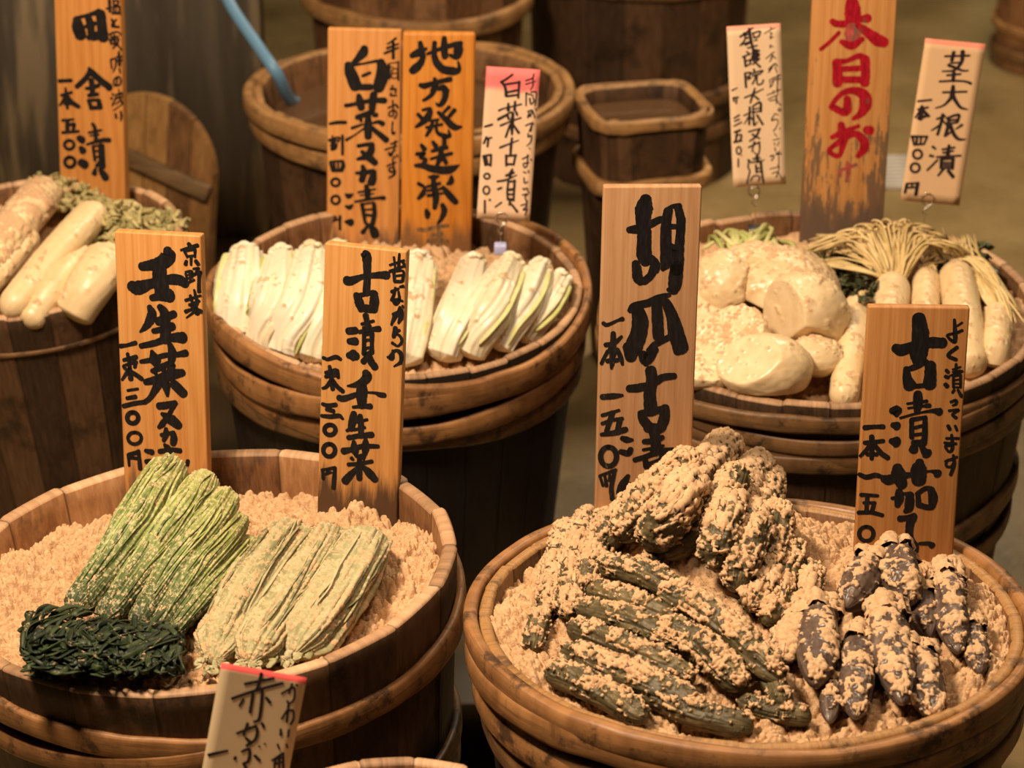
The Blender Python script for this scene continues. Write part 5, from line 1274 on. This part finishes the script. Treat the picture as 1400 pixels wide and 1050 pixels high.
# ------------------------------------------------------------------ aged bundles
GO = 'greyish aged mizuna bundles in the front left tub'
OLD = [
    ([(408, 720, .004), (384, 752, .010), (350, 800, .010), (318, 852, .006), (290, 906, .000)], 78, 'left one of the three greyish aged bundles'),
    ([(458, 722, .010), (432, 764, .016), (400, 812, .016), (366, 864, .010), (338, 908, .002)], 74, 'middle one of the three greyish aged bundles'),
    ([(506, 728, .010), (484, 768, .016), (458, 812, .014), (428, 858, .008), (398, 898, .000)], 84, 'right one of the three greyish aged bundles'),
]
for i, (pp, w, lab) in enumerate(OLD):
    P = [at(*p) for p in pp]
    r = px2m(w, P[2]) / 2

    def po(s):
        return np.clip(s / .10, 0, 1) ** .5 * np.clip((1 - s) / .12, 0, 1) ** .5 * (.82 + .22 * np.sin(math.pi * np.clip(s * .8 + .1, 0, 1)))
    m = sweep_veg(P, r, po, 220, 110, flat=.72, seed=600 + i, cover=.36, thick=.0009, lobes=(5, .05), wrinkle=.42, streak=(12, 20), up=.25, fine=.55)
    o = put('aged_mizuna_bundle', m, SKIN_OLD, lab, 'greens', GO)
    rr = np.random.default_rng(620 + i)
    Q = catmull(np.array(P), 40)
    T, Sd, U = frames(Q)
    paths = []
    for k in range(12):
        a0 = rr.uniform(.2, math.pi - .2)
        ids = np.linspace(rr.integers(2, 12), rr.integers(22, 38), 6).astype(int)
        aa = a0 + np.cumsum(rr.normal(0, .08, 6))
        rad = r * po(ids / 39.)
        paths.append([Q[j] + Sd[j] * math.cos(a) * q + U[j] * math.sin(a) * q * .73 for j, a, q in zip(ids, aa, rad)])
    put('stalks', strands(paths, .0014, .0009, 640 + i, 6, 30, .6), SKIN_OLD, None, None, None, o)
    e0 = np.array(pp[-1][:2])
    paths = []
    for k in range(10):
        x0, y0 = e0 + rr.normal(0, 1, 2) * np.array([13, 5])
        paths.append([at(x0 + rr.normal(0, 5) * q - 4 * q, y0 + 14 * q - 4, .006 - .006 * q) for q in np.linspace(0, 1, 4)])
    put('leaf_tips', strands(paths, .0036, .0010, 660 + i, 6, 14, 2.0), SKIN_OLD, 'drooping leaf tips', None, None, o)

# ------------------------------------------------------------------ napa cabbages
GH = 'pickled napa cabbage quarters in the middle tub'
CAB = [
    ([(336, 348, .030), (332, 400, .016), (328, 464, -.030)], 62, 1, 'leftmost napa cabbage quarter, with green edge toward the tub wall'),
    ([(386, 350, .034), (376, 410, .020), (357, 482, -.036)], 58, 1, 'second napa cabbage quarter from the left, with a bright green leaf tip'),
    ([(426, 346, .040), (412, 412, .024), (388, 490, -.036)], 58, 1, 'third napa cabbage quarter, left of the 古漬壬生菜 board'),
    ([(462, 342, .036), (444, 420, .018), (420, 496, -.036)], 50, 0, 'napa cabbage quarter peeping out above the 古漬壬生菜 board'),
    ([(572, 356, .026), (560, 420, .012), (546, 500, -.034)], 54, 0, 'napa cabbage quarter showing right of the 古漬壬生菜 board'),
    ([(648, 360, .026), (628, 420, .016), (601, 493, -.034)], 50, 0, 'leftmost quarter of the right hand cabbage group'),
    ([(698, 362, .030), (672, 418, .020), (636, 488, -.034)], 56, 0, 'middle quarter of the right hand cabbage group, below the bluish card foot'),
    ([(738, 366, .026), (714, 416, .014), (678, 478, -.032)], 44, 1, 'greenish edged quarter at the right of the cabbage group'),
    ([(766, 382, .010), (744, 420, .002), (712, 466, -.030)], 40, 0, 'rightmost cabbage quarter against the tub wall'),
]
for i, (pp, w, leaf, lab) in enumerate(CAB):
    P = [at(*p) for p in pp]
    r = px2m(w, P[1]) / 2 * 1.16

    def pk(s):
        return np.clip(s / .07, 0, 1) ** .45 * np.clip((1 - s) / .06, 0, 1) ** .5 * (.76 + .24 * np.sin(math.pi * np.clip(s * .8 + .02, 0, 1)))
    m = sweep_veg(P, r, pk, 110, 72, flat=.80, seed=700 + i, cover=.20, thick=.0018, lobes=(3 + i % 3, .07), wrinkle=.36, streak=(6.5, 9), up=.2)
    o = put('napa_cabbage', m, SKIN_CAB, lab, 'cabbage', GH)
    rr = np.random.default_rng(720 + i)
    Q = catmull(np.array(P), 30)
    T, Sd, U = frames(Q)
    paths = []
    for a0, lo, hi in ([(2.75, 1, 27), (.45, 2, 22)] if leaf else [(2.8, 4, 24)]):
        ids = np.linspace(lo, hi, 6).astype(int)
        aa = a0 + rr.normal(0, .05, 6)
        rad = r * pk(ids / 29.) * 1.01
        paths.append([Q[j] + Sd[j] * math.cos(a) * q + U[j] * math.sin(a) * q * .81 for j, a, q in zip(ids, aa, rad)])
    V, F, A = strands(paths, .0032, .0014, 740 + i, 8, 40, .5)
    A['bran'] = A['bran'] * .4
    put('leaf_edge', (V, F, A), SKIN_CABLEAF, 'yellow-green leaf edge', None, None, o)
    # cut root end with a torn rim
    paths = [[Q[0] - T[0] * .001 + Sd[0] * math.cos(a) * r * .5 + U[0] * math.sin(a) * r * .4, Q[0] - T[0] * .006 + Sd[0] * math.cos(a + .5) * r * .45 + U[0] * math.sin(a + .5) * r * .4,
              Q[0] - T[0] * .003 + Sd[0] * math.cos(a + 1.1) * r * .35 + U[0] * math.sin(a + 1.1) * r * .35] for a in np.linspace(0, 5.6, 7)]
    put('root_end', strands(paths, .0042, .0030, 760 + i, 8, 12, 1.0), SKIN_CAB, None, None, None, o)

# ------------------------------------------------------------------ turnips
GT = 'cut shogoin turnips in the tub at right'


def turnip(c, rad, planes, seed, cover=.22, nu=90, nv=120, squash=(1, 1, .85)):
    th, ph = np.meshgrid(np.linspace(.004, math.pi - .004, nu), np.arange(nv) * 2 * math.pi / nv, indexing='ij')
    D = np.stack([np.sin(th) * np.cos(ph), np.sin(th) * np.sin(ph), np.cos(th)], -1).reshape(-1, 3)
    r = 1 + .05 * fbm(D * 1.6 + seed, 3, seed) + .018 * fbm(D * 5 + seed, 3, seed + 2)
    P = D * r[:, None] * np.array(squash) * rad
    cut = np.zeros(len(P))
    for (n, d) in planes:
        n = np.array(n, float)
        n /= np.linalg.norm(n)
        wob = .02 * rad * fbm(P / (rad * .5) + 3, 2, seed + 5)
        e = P @ n - d * rad - wob
        soft = .045 * rad
        ex = np.where(e > soft, e, np.where(e > -soft, (e + soft) ** 2 / (4 * soft), 0))
        P = P - ex[:, None] * n
        cut = np.maximum(cut, sstep(-soft, soft, e))
    V = P.reshape(nu, nv, 3)
    N = -gnormals(V)
    if (N.reshape(-1, 3) * P).sum() < 0:
        N = -N
    Pw = P + c
    m, tk = coat(Pw, N.reshape(-1, 3), cover * .9, seed + 3, .8, up=.3)
    Pw = Pw + N.reshape(-1, 3) * (tk * .0022)[:, None]
    return Pw, gridF(nu, nv)[:, ::-1], dict(bran=m, t=np.repeat(np.linspace(0, 1, nu), nv), k=np.clip(.45 + .5 * fbm(D * 4, 3, seed + 9) + .25 * cut, 0, 1))


# picture centre, height, radius px, cut planes (normal, distance), squash, label
TUR = [
    ((1066, 402, .018), 80, [((-.45, -.25, -.85), .30), ((-.9, .2, .2), .62)], (1.05, .95, .80), .30, 'largest domed turnip at the back of the turnip heap, crumbs of bran on top'),
    ((990, 398, .028), 55, [((.35, -.3, -.9), .35), ((.8, -.3, .1), .7)], (.95, .9, 1.0), .30, 'upper left turnip piece with a wedge cut out of it, beside the 胡瓜古漬 board'),
    ((1036, 374, .042), 54, [((.0, -.5, -.85), .30), ((-.2, -.9, .3), .62)], (1.15, .9, .75), .34, 'flat cut turnip piece on top of the heap'),
    ((1097, 434, .030), 64, [((-.85, -.45, .05), .45), ((-.1, -.75, -.65), .55)], (1.0, .9, .98), .26, 'big turnip half with its pale cut face to the left, right of the hollow'),
    ((1114, 488, .004), 38, [((-.2, -.5, -.8), .7)], (1.1, .9, .72), .18, 'rounded turnip piece tucked under the big half'),
    ((1046, 503, .006), 60, [((-.45, -.45, .75), .55), ((.0, -.2, -1), .5)], (1.1, .85, .78), .20, 'lowest turnip at the front rim, with two curved knife lines'),
    ((996, 462, .014), 54, [((-.45, -.5, .75), .10), ((.3, .2, -.9), .5)], (1.05, .8, .95), .42, 'left turnip half with bran lying on its cut face'),
    ((958, 432, .012), 34, [((.1, -.6, .8), .5)], (1.0, .9, .9), .24, 'turnip piece half hidden by the right edge of the 胡瓜古漬 board'),
    ((968, 508, -.004), 40, [((.0, -.4, .9), .35)], (1.1, .8, .7), .26, 'flat turnip slice at the left end of the front rim'),
    ((1140, 452, .006), 34, [((-.9, -.3, .1), .25)], (.8, 1.0, 1.5), .16, 'narrow curved turnip slice next to the stalked daikon'),
]
for i, (p, w, planes, sq, cov, lab) in enumerate(TUR):
    c = at(*p)
    r = px2m(w, c)
    put('cut_turnip', turnip(c, r, planes, 800 + i * 7, cov, squash=sq), SKIN_TUR, lab, 'turnip', GT)
rr = np.random.default_rng(880)
paths = []
for k in range(34):
    x0, y0 = 1026 + rr.normal(0, 22), 350 + rr.normal(0, 5)
    x1, y1 = x0 + rr.uniform(-44, 34), y0 - rr.uniform(12, 40)
    paths.append([at(x0, y0, .055), at((x0 + x1) / 2 + rr.normal(0, 4), (y0 + y1) / 2 - 6, .062), at(x1, y1, .045), at(x1 + rr.normal(0, 12), y1 + rr.uniform(4, 16), .030)])
put('turnip_tops', strands(paths, .0032, .0022, 881, 7, 20, 1.0), SKIN_TOPS, 'pale green turnip stems behind the domed turnip, under the hanging card', 'greens', None)

# ------------------------------------------------------------------ stalked daikon
GD = 'small white daikon with their stalks in the tub at right'
DAI = [
    ([(1172, 414, .010), (1163, 478, .004), (1152, 554, -.030)], 42, 0, 'daikon standing left of the 古漬茄子 board, next to the turnips'),
    ([(1221, 384, .016), (1215, 450, .008), (1206, 530, -.004)], 50, 1, 'daikon with the big fan of stalks, behind the 古漬茄子 board'),
    ([(1267, 374, .014), (1264, 440, .006), (1258, 530, -.004)], 39, 2, 'second daikon from the fan of stalks, half behind the 古漬茄子 board'),
    ([(1306, 368, .016), (1318, 440, .010), (1328, 510, -.020)], 50, 3, 'thick daikon right of the 古漬茄子 board'),
    ([(1364, 424, .004), (1362, 470, .000), (1357, 502, -.022)], 40, 4, 'rightmost daikon by the tub wall, its stalks sweeping back'),
]


def fan(kind, r):
    out = []
    j = lambda s: r.normal(0, s)
    if kind == 0:
        for k in range(10):
            out.append([at(1172 + j(6), 412, .012), at(1172 + j(9), 400, .018), at(1168 + j(14), 390 + j(4), .012)])
    if kind == 1:
        for k in range(84):
            u = (k + r.uniform(0, 1)) / 42 - 1
            dz = r.uniform(0, 1)
            e = 1212 + 112 * u + j(9)
            out.append([at(1222 + 13 * u + j(1.5), 385, .020), at(1222 + 26 * u + j(3), 352 + 10 * u * u + j(2), .036 + j(.002)), at(1219 + 58 * u + j(5), 318 + 20 * u * u - 12 * dz, .050 + j(.003)), at(1216 + 88 * u + j(6), 300 + 28 * u * u + 16 * (1 - dz), .050 + j(.003)),
                        at(e, 320 + 22 * u * u + 14 * (1 - dz), .030), at(e + 6 * u + j(5), 348 + 16 * (1 - dz) + j(4), .008)])
        for k in range(22):
            y = r.uniform(330, 372)
            out.append([at(1216 + j(5), 384, .022), at(1194 + j(5), 366 + (y - 352) * .4, .034), at(1150 + j(6), y - 8, .034), at(1118 + j(10), y - 4 + j(4), .022)])
    if kind == 2:
        for k in range(12):
            out.append([at(1267 + j(6), 374, .016), at(1268 + j(6), 364 + j(2), .024), at(1276 + j(8), 352 + j(4), .020), at(1282 + j(10), 340 + j(4), .010)])
    if kind == 3:
        for k in range(34):
            u = r.uniform(0, 1)
            out.append([at(1306 + j(6), 370, .018), at(1310 + 14 * u + j(3), 356 - 6 * u, .030), at(1340 + 14 * u + j(3), 358 + 26 * u + j(3), .028), at(1366 + 10 * u + j(3), 388 + 30 * u + j(4), .020), at(1384 + j(6), 416 + 26 * u + j(6), .008)])
    if kind == 4:
        for k in range(40):
            u = r.uniform(-1, 1)
            out.append([at(1364 + 8 * u, 424, .008), at(1354 + 13 * u + j(2), 402, .018), at(1338 + 17 * u + j(3), 376 + j(3), .022), at(1316 + 20 * u + j(4), 348 + j(4), .020), at(1300 + 24 * u + j(5), 326 + j(5), .012)])
    return out


for i, (pp, w, kind, lab) in enumerate(DAI):
    P = [at(*p) for p in pp]
    r = px2m(w, P[1]) / 2
    m = sweep_veg(P, r, prof_round(.10, .10, .05, .06), 90, 64, seed=900 + i, cover=.24, thick=.0012, wrinkle=.02, streak=(5, 40), fine=.7)
    o = put('stalked_daikon', m, SKIN_DAI, lab, 'daikon', GD)
    rr = np.random.default_rng(920 + i)
    V, F, A = strands(fan(kind, rr), .00125, .00115, 930 + i, 5, 34, .4)
    A['bran'] = A['bran'] * .45
    put('stalks', (V, F, A), SKIN_STEM, 'stringy straw-coloured stalks', None, None, o)
    if kind in (1, 3):
        x0, x1, y0, y1, zc = ((1102, 1200, 334, 410, .020) if kind == 1 else (1284, 1350, 336, 388, .008))
        paths = []
        for k in range(80 if kind == 1 else 50):
            x, y = rr.uniform(x0, x1), rr.uniform(y0, y1)
            a = rr.uniform(0, 6.3)
            paths.append([at(x + 26 * (q - .5) * math.cos(a) + rr.normal(0, 4), y + 16 * (q - .5) * math.sin(a) + rr.normal(0, 3), zc + rr.normal(0, .006)) for q in np.linspace(0, 1, 4)])
        put('leaves', strands(paths, .0042, .0010, 950 + i, 6, 18, 3.0), SKIN_DKLEAF, 'dark wilted leaves', None, None, o)

# ------------------------------------------------------------------ whole daikon at the far left
GQ = 'whole pickled daikon in the far left tub'
QS = [
    ([(66, 258, .040), (18, 314, .030), (-40, 386, .010)], 58, .46, 'upper left daikon thickly covered in bran, its leaves under the 田舎漬 board'),
    ([(134, 286, .040), (82, 342, .028), (8, 430, -.014)], 50, .16, 'long clean daikon lying across the middle of the far left tub'),
    ([(112, 344, .014), (78, 384, .008), (34, 446, -.030)], 46, .18, 'daikon lying just under the long clean one'),
    ([(152, 352, .018), (126, 386, .010), (96, 436, -.028)], 66, .18, 'stout daikon partly behind the 壬生菜ヌカ漬 board'),
    ([(40, 318, .020), (4, 362, .010), (-40, 412, .0)], 44, .30, 'daikon showing between the bran-covered one and the long clean one'),
]
for i, (pp, w, cov, lab) in enumerate(QS):
    P = [at(*p) for p in pp]
    r = px2m(w, P[1]) / 2
    m = sweep_veg(P, r, prof_round(.10, .10, .06, .10), 100, 64, flat=.9, seed=1000 + i, cover=cov * .9, thick=.0022, wrinkle=.05, streak=(5, 30), fine=.9)
    o = put('whole_daikon', m, SKIN_DAI, lab, 'daikon', GQ)
    rr = np.random.default_rng(1020 + i)
    spec = {0: (130, 48, 150, 244, 282, .06), 1: (150, 132, 250, 268, 312, .22), 2: (50, 104, 152, 322, 350, .0), 3: (50, 150, 178, 318, 352, .0)}.get(i)
    if spec:
        n, x0, x1, y0, y1, sl = spec
        paths = []
        for k in range(n):
            x, q0 = rr.uniform(x0, x1), rr.uniform(0, 1)
            y = y0 + (y1 - y0) * q0 + sl * (x - x0)
            a, L = rr.normal(.25, .5), rr.uniform(10, 34)
            zc = pp[0][2] + .010 - .00030 * (x - x0) - .020 * q0
            paths.append([at(x + L * (q - .5) * math.cos(a) + rr.normal(0, 2.5), y + L * (q - .5) * math.sin(a) + rr.normal(0, 2.5), zc + .006 * math.sin(q * 2.8) + rr.normal(0, .002)) for q in np.linspace(0, 1, 5)])
        V, F, A = strands(paths, .0034, .0018, 1040 + i, 6, 22, 2.5)
        A['bran'] = np.clip(A['bran'] * (1.4 if i == 0 else .95), 0, 1)
        put('leaves', (V, F, A), SKIN_DRY, 'crinkled olive leaves', None, None, o)

# ------------------------------------------------------------------ background things
BRINE = mat_flat('brine', (0.10, 0.052, 0.024), 0.08, 0.6)
th = np.linspace(0, 2 * math.pi, 128, endpoint=False)
rw = TF.Ri - .006
V = np.vstack([np.stack([np.cos(th) * rw, np.sin(th) * rw, 0 * th], -1), np.stack([np.cos(th) * rw * .99, np.sin(th) * rw * .99, 0 * th - .05], -1)])
F = [tuple(range(128)), tuple(range(255, 127, -1))] + [(i, 128 + i, 128 + (i + 1) % 128, (i + 1) % 128) for i in range(128)]
o = mesh_obj('brine', V, F, BRINE, smooth=False)
o.location = (TF.c[0], TF.c[1], TF.c[2] - .052)
note(o, 'dark water filling the brine barrel behind the cabbage tub', 'water', None, 'stuff')

th = np.linspace(0, 2 * math.pi, 96, endpoint=False)
bx = np.sign(np.cos(th)) * np.abs(np.cos(th)) ** SE[2] * (SE[0] - .014)
by = np.sign(np.sin(th)) * np.abs(np.sin(th)) ** SE[2] * (SE[1] - .014)
V = np.vstack([np.stack([bx, by, 0 * th], -1), np.stack([bx * .97, by * .97, 0 * th - .02], -1)])
F = [tuple(range(96)), tuple(range(191, 95, -1))] + [(i, 96 + i, 96 + (i + 1) % 96, (i + 1) % 96) for i in range(96)]
o = mesh_obj('brine', V, F, BRINE, smooth=False)
o.location = (TI.c[0], TI.c[1], TI.c[2] - .022)
o.rotation_euler = (0, 0, math.radians(14))
note(o, 'brown brine filling the rectangular basin', 'water', None, 'stuff')

HOSE = mat_flat('blue_rubber_hose', (0.13, 0.27, 0.42), 0.4, 0.4)
pts = [at_y(296, -40, 4.16), at_y(316, 8, 4.12), at_y(352, 62, 4.06), at_y(378, 100, 4.02), at(402, 140, -.055), at(440, 122, -.075), at(500, 118, -.09)]
V, F = tube(catmull(np.array(pts), 90), .0088, nv=20, ref=(0, 1, .2))
o = mesh_obj('water_hose', V, F, HOSE, origin=pts[4])
note(o, 'blue rubber hose running down into the brine barrel', 'hose')

LIDM = mat_stave('hatch_boards', (0.24, 0.115, 0.036), (0.085, 0.038, 0.014), (0.44, 0.25, 0.075), 0.5)
BATM = mat_stave('hatch_batten', (0.13, 0.075, 0.030), (0.05, 0.028, 0.012), (0.22, 0.13, 0.055), 0.5)
c = at_y(205, 236, 4.18)
R = .120
LZ = c[2] / math.cos(math.radians(10))
root = empty('wooden_hatch', (c[0] - .02, c[1] - c[2] * math.tan(math.radians(10)), .004), (math.radians(-10), 0, math.radians(-24)))
note(root, 'round-topped plank hatch with a slanting batten leaning behind the far left tub', 'hatch')
th = np.linspace(0, 2 * math.pi, 96, endpoint=False)
nb = 6
Vs, Fs, UVs, n0 = [], [], [], 0
for b in range(nb):
    x0, x1 = -R + 2 * R * b / nb + .0008, -R + 2 * R * (b + 1) / nb - .0008
    xs = np.linspace(x0, x1, 9)
    zt = np.sqrt(np.maximum(R * R - xs * xs, 1e-6))
    ring = np.vstack([np.stack([xs, zt], -1), np.stack([xs[::-1], np.full(9, -LZ)], -1)])
    m = len(ring)
    for y in (-.009, .009):
        Vs.append(np.stack([ring[:, 0], np.full(m, y), ring[:, 1] + LZ], -1))
        UVs.append(np.stack([(ring[:, 0] + R) / (2 * R) * nb, ring[:, 1]], -1))
    Fs += [tuple(n0 + i for i in range(m)), tuple(n0 + m + i for i in range(m - 1, -1, -1))] + [(n0 + (i + 1) % m, n0 + i, n0 + m + i, n0 + m + (i + 1) % m) for i in range(m)]
    n0 += 2 * m
mesh_obj('boards', np.concatenate(Vs), Fs, LIDM, root, uv=np.concatenate(UVs), smooth=False)
V, F = box(-.118, .122, -.022, -.009, -.013, .013)
a = math.radians(14)
V = np.stack([V[:, 0] * math.cos(a) + V[:, 2] * math.sin(a), V[:, 1], -V[:, 0] * math.sin(a) + V[:, 2] * math.cos(a) + LZ + .014], -1)
bevel(mesh_obj('batten', V, F, BATM, root, uv=np.stack([V[:, 2] * 30, V[:, 0]], -1), smooth=False), .003)

GRATE = mat_flat('pale_drain_plastic', (0.52, 0.48, 0.42), 0.5, 0.4)
p = EYE + ray(1230, 238) * (-CZ / ray(1230, 238)[2])
root = empty('floor_drain', (p[0], p[1], 0))
note(root, 'pale slotted drain cover on the floor behind the tilted card', 'drain')
parts = [box(-.036, .036, -.07 + .14 * k / 8 - .0045, -.07 + .14 * k / 8 + .0045, .0, .008) for k in range(9)]
parts += [box(s * .036 - .005, s * .036 + .005, -.075, .075, .0, .0085) for s in (-1, 1)]
V, F, _ = join(parts)
mesh_obj('grate', V, F, GRATE, root, smooth=False)
V, F = box(-.036, .036, -.072, .072, .0005, .002)
mesh_obj('gully', V, F, mat_flat('dark_gully', (0.03, 0.027, 0.022), .6), root, smooth=False)

CRATE = mat_flat('pale_green_crate', (0.33, 0.40, 0.22), 0.5, 0.4)
root = empty('plastic_crate', (1.0, 5.86, 0))
note(root, 'pale green crate at the top right edge beyond the drain', 'crate')
V, F = box(-.05, .05, -.05, .05, .0, .012)
mesh_obj('base', V, F, CRATE, root, smooth=False)
for ax in ((-.05, -.044, -.05, .05), (.044, .05, -.05, .05), (-.044, .044, -.05, -.044), (-.044, .044, .044, .05)):
    V, F = box(*ax, .012, .12)
    bevel(mesh_obj('side_panel', V, F, CRATE, root, smooth=False), .002)

STEPM = mat_flat('damp_dark_timber', (0.085, 0.062, 0.032), 0.45, 0.4)
root = empty('wooden_step', (-.07, 2.89, 0))
note(root, 'low damp timber step on the floor between the two front tubs', 'step')
V, F = box(-.11, .11, -.12, .12, .105, .13)
bevel(mesh_obj('top_board', V, F, STEPM, root, smooth=False), .004)
for x in (-.09, .09):
    V, F = box(x - .012, x + .012, -.11, .11, .0, .105)
    mesh_obj('leg', V, F, STEPM, root, smooth=False)
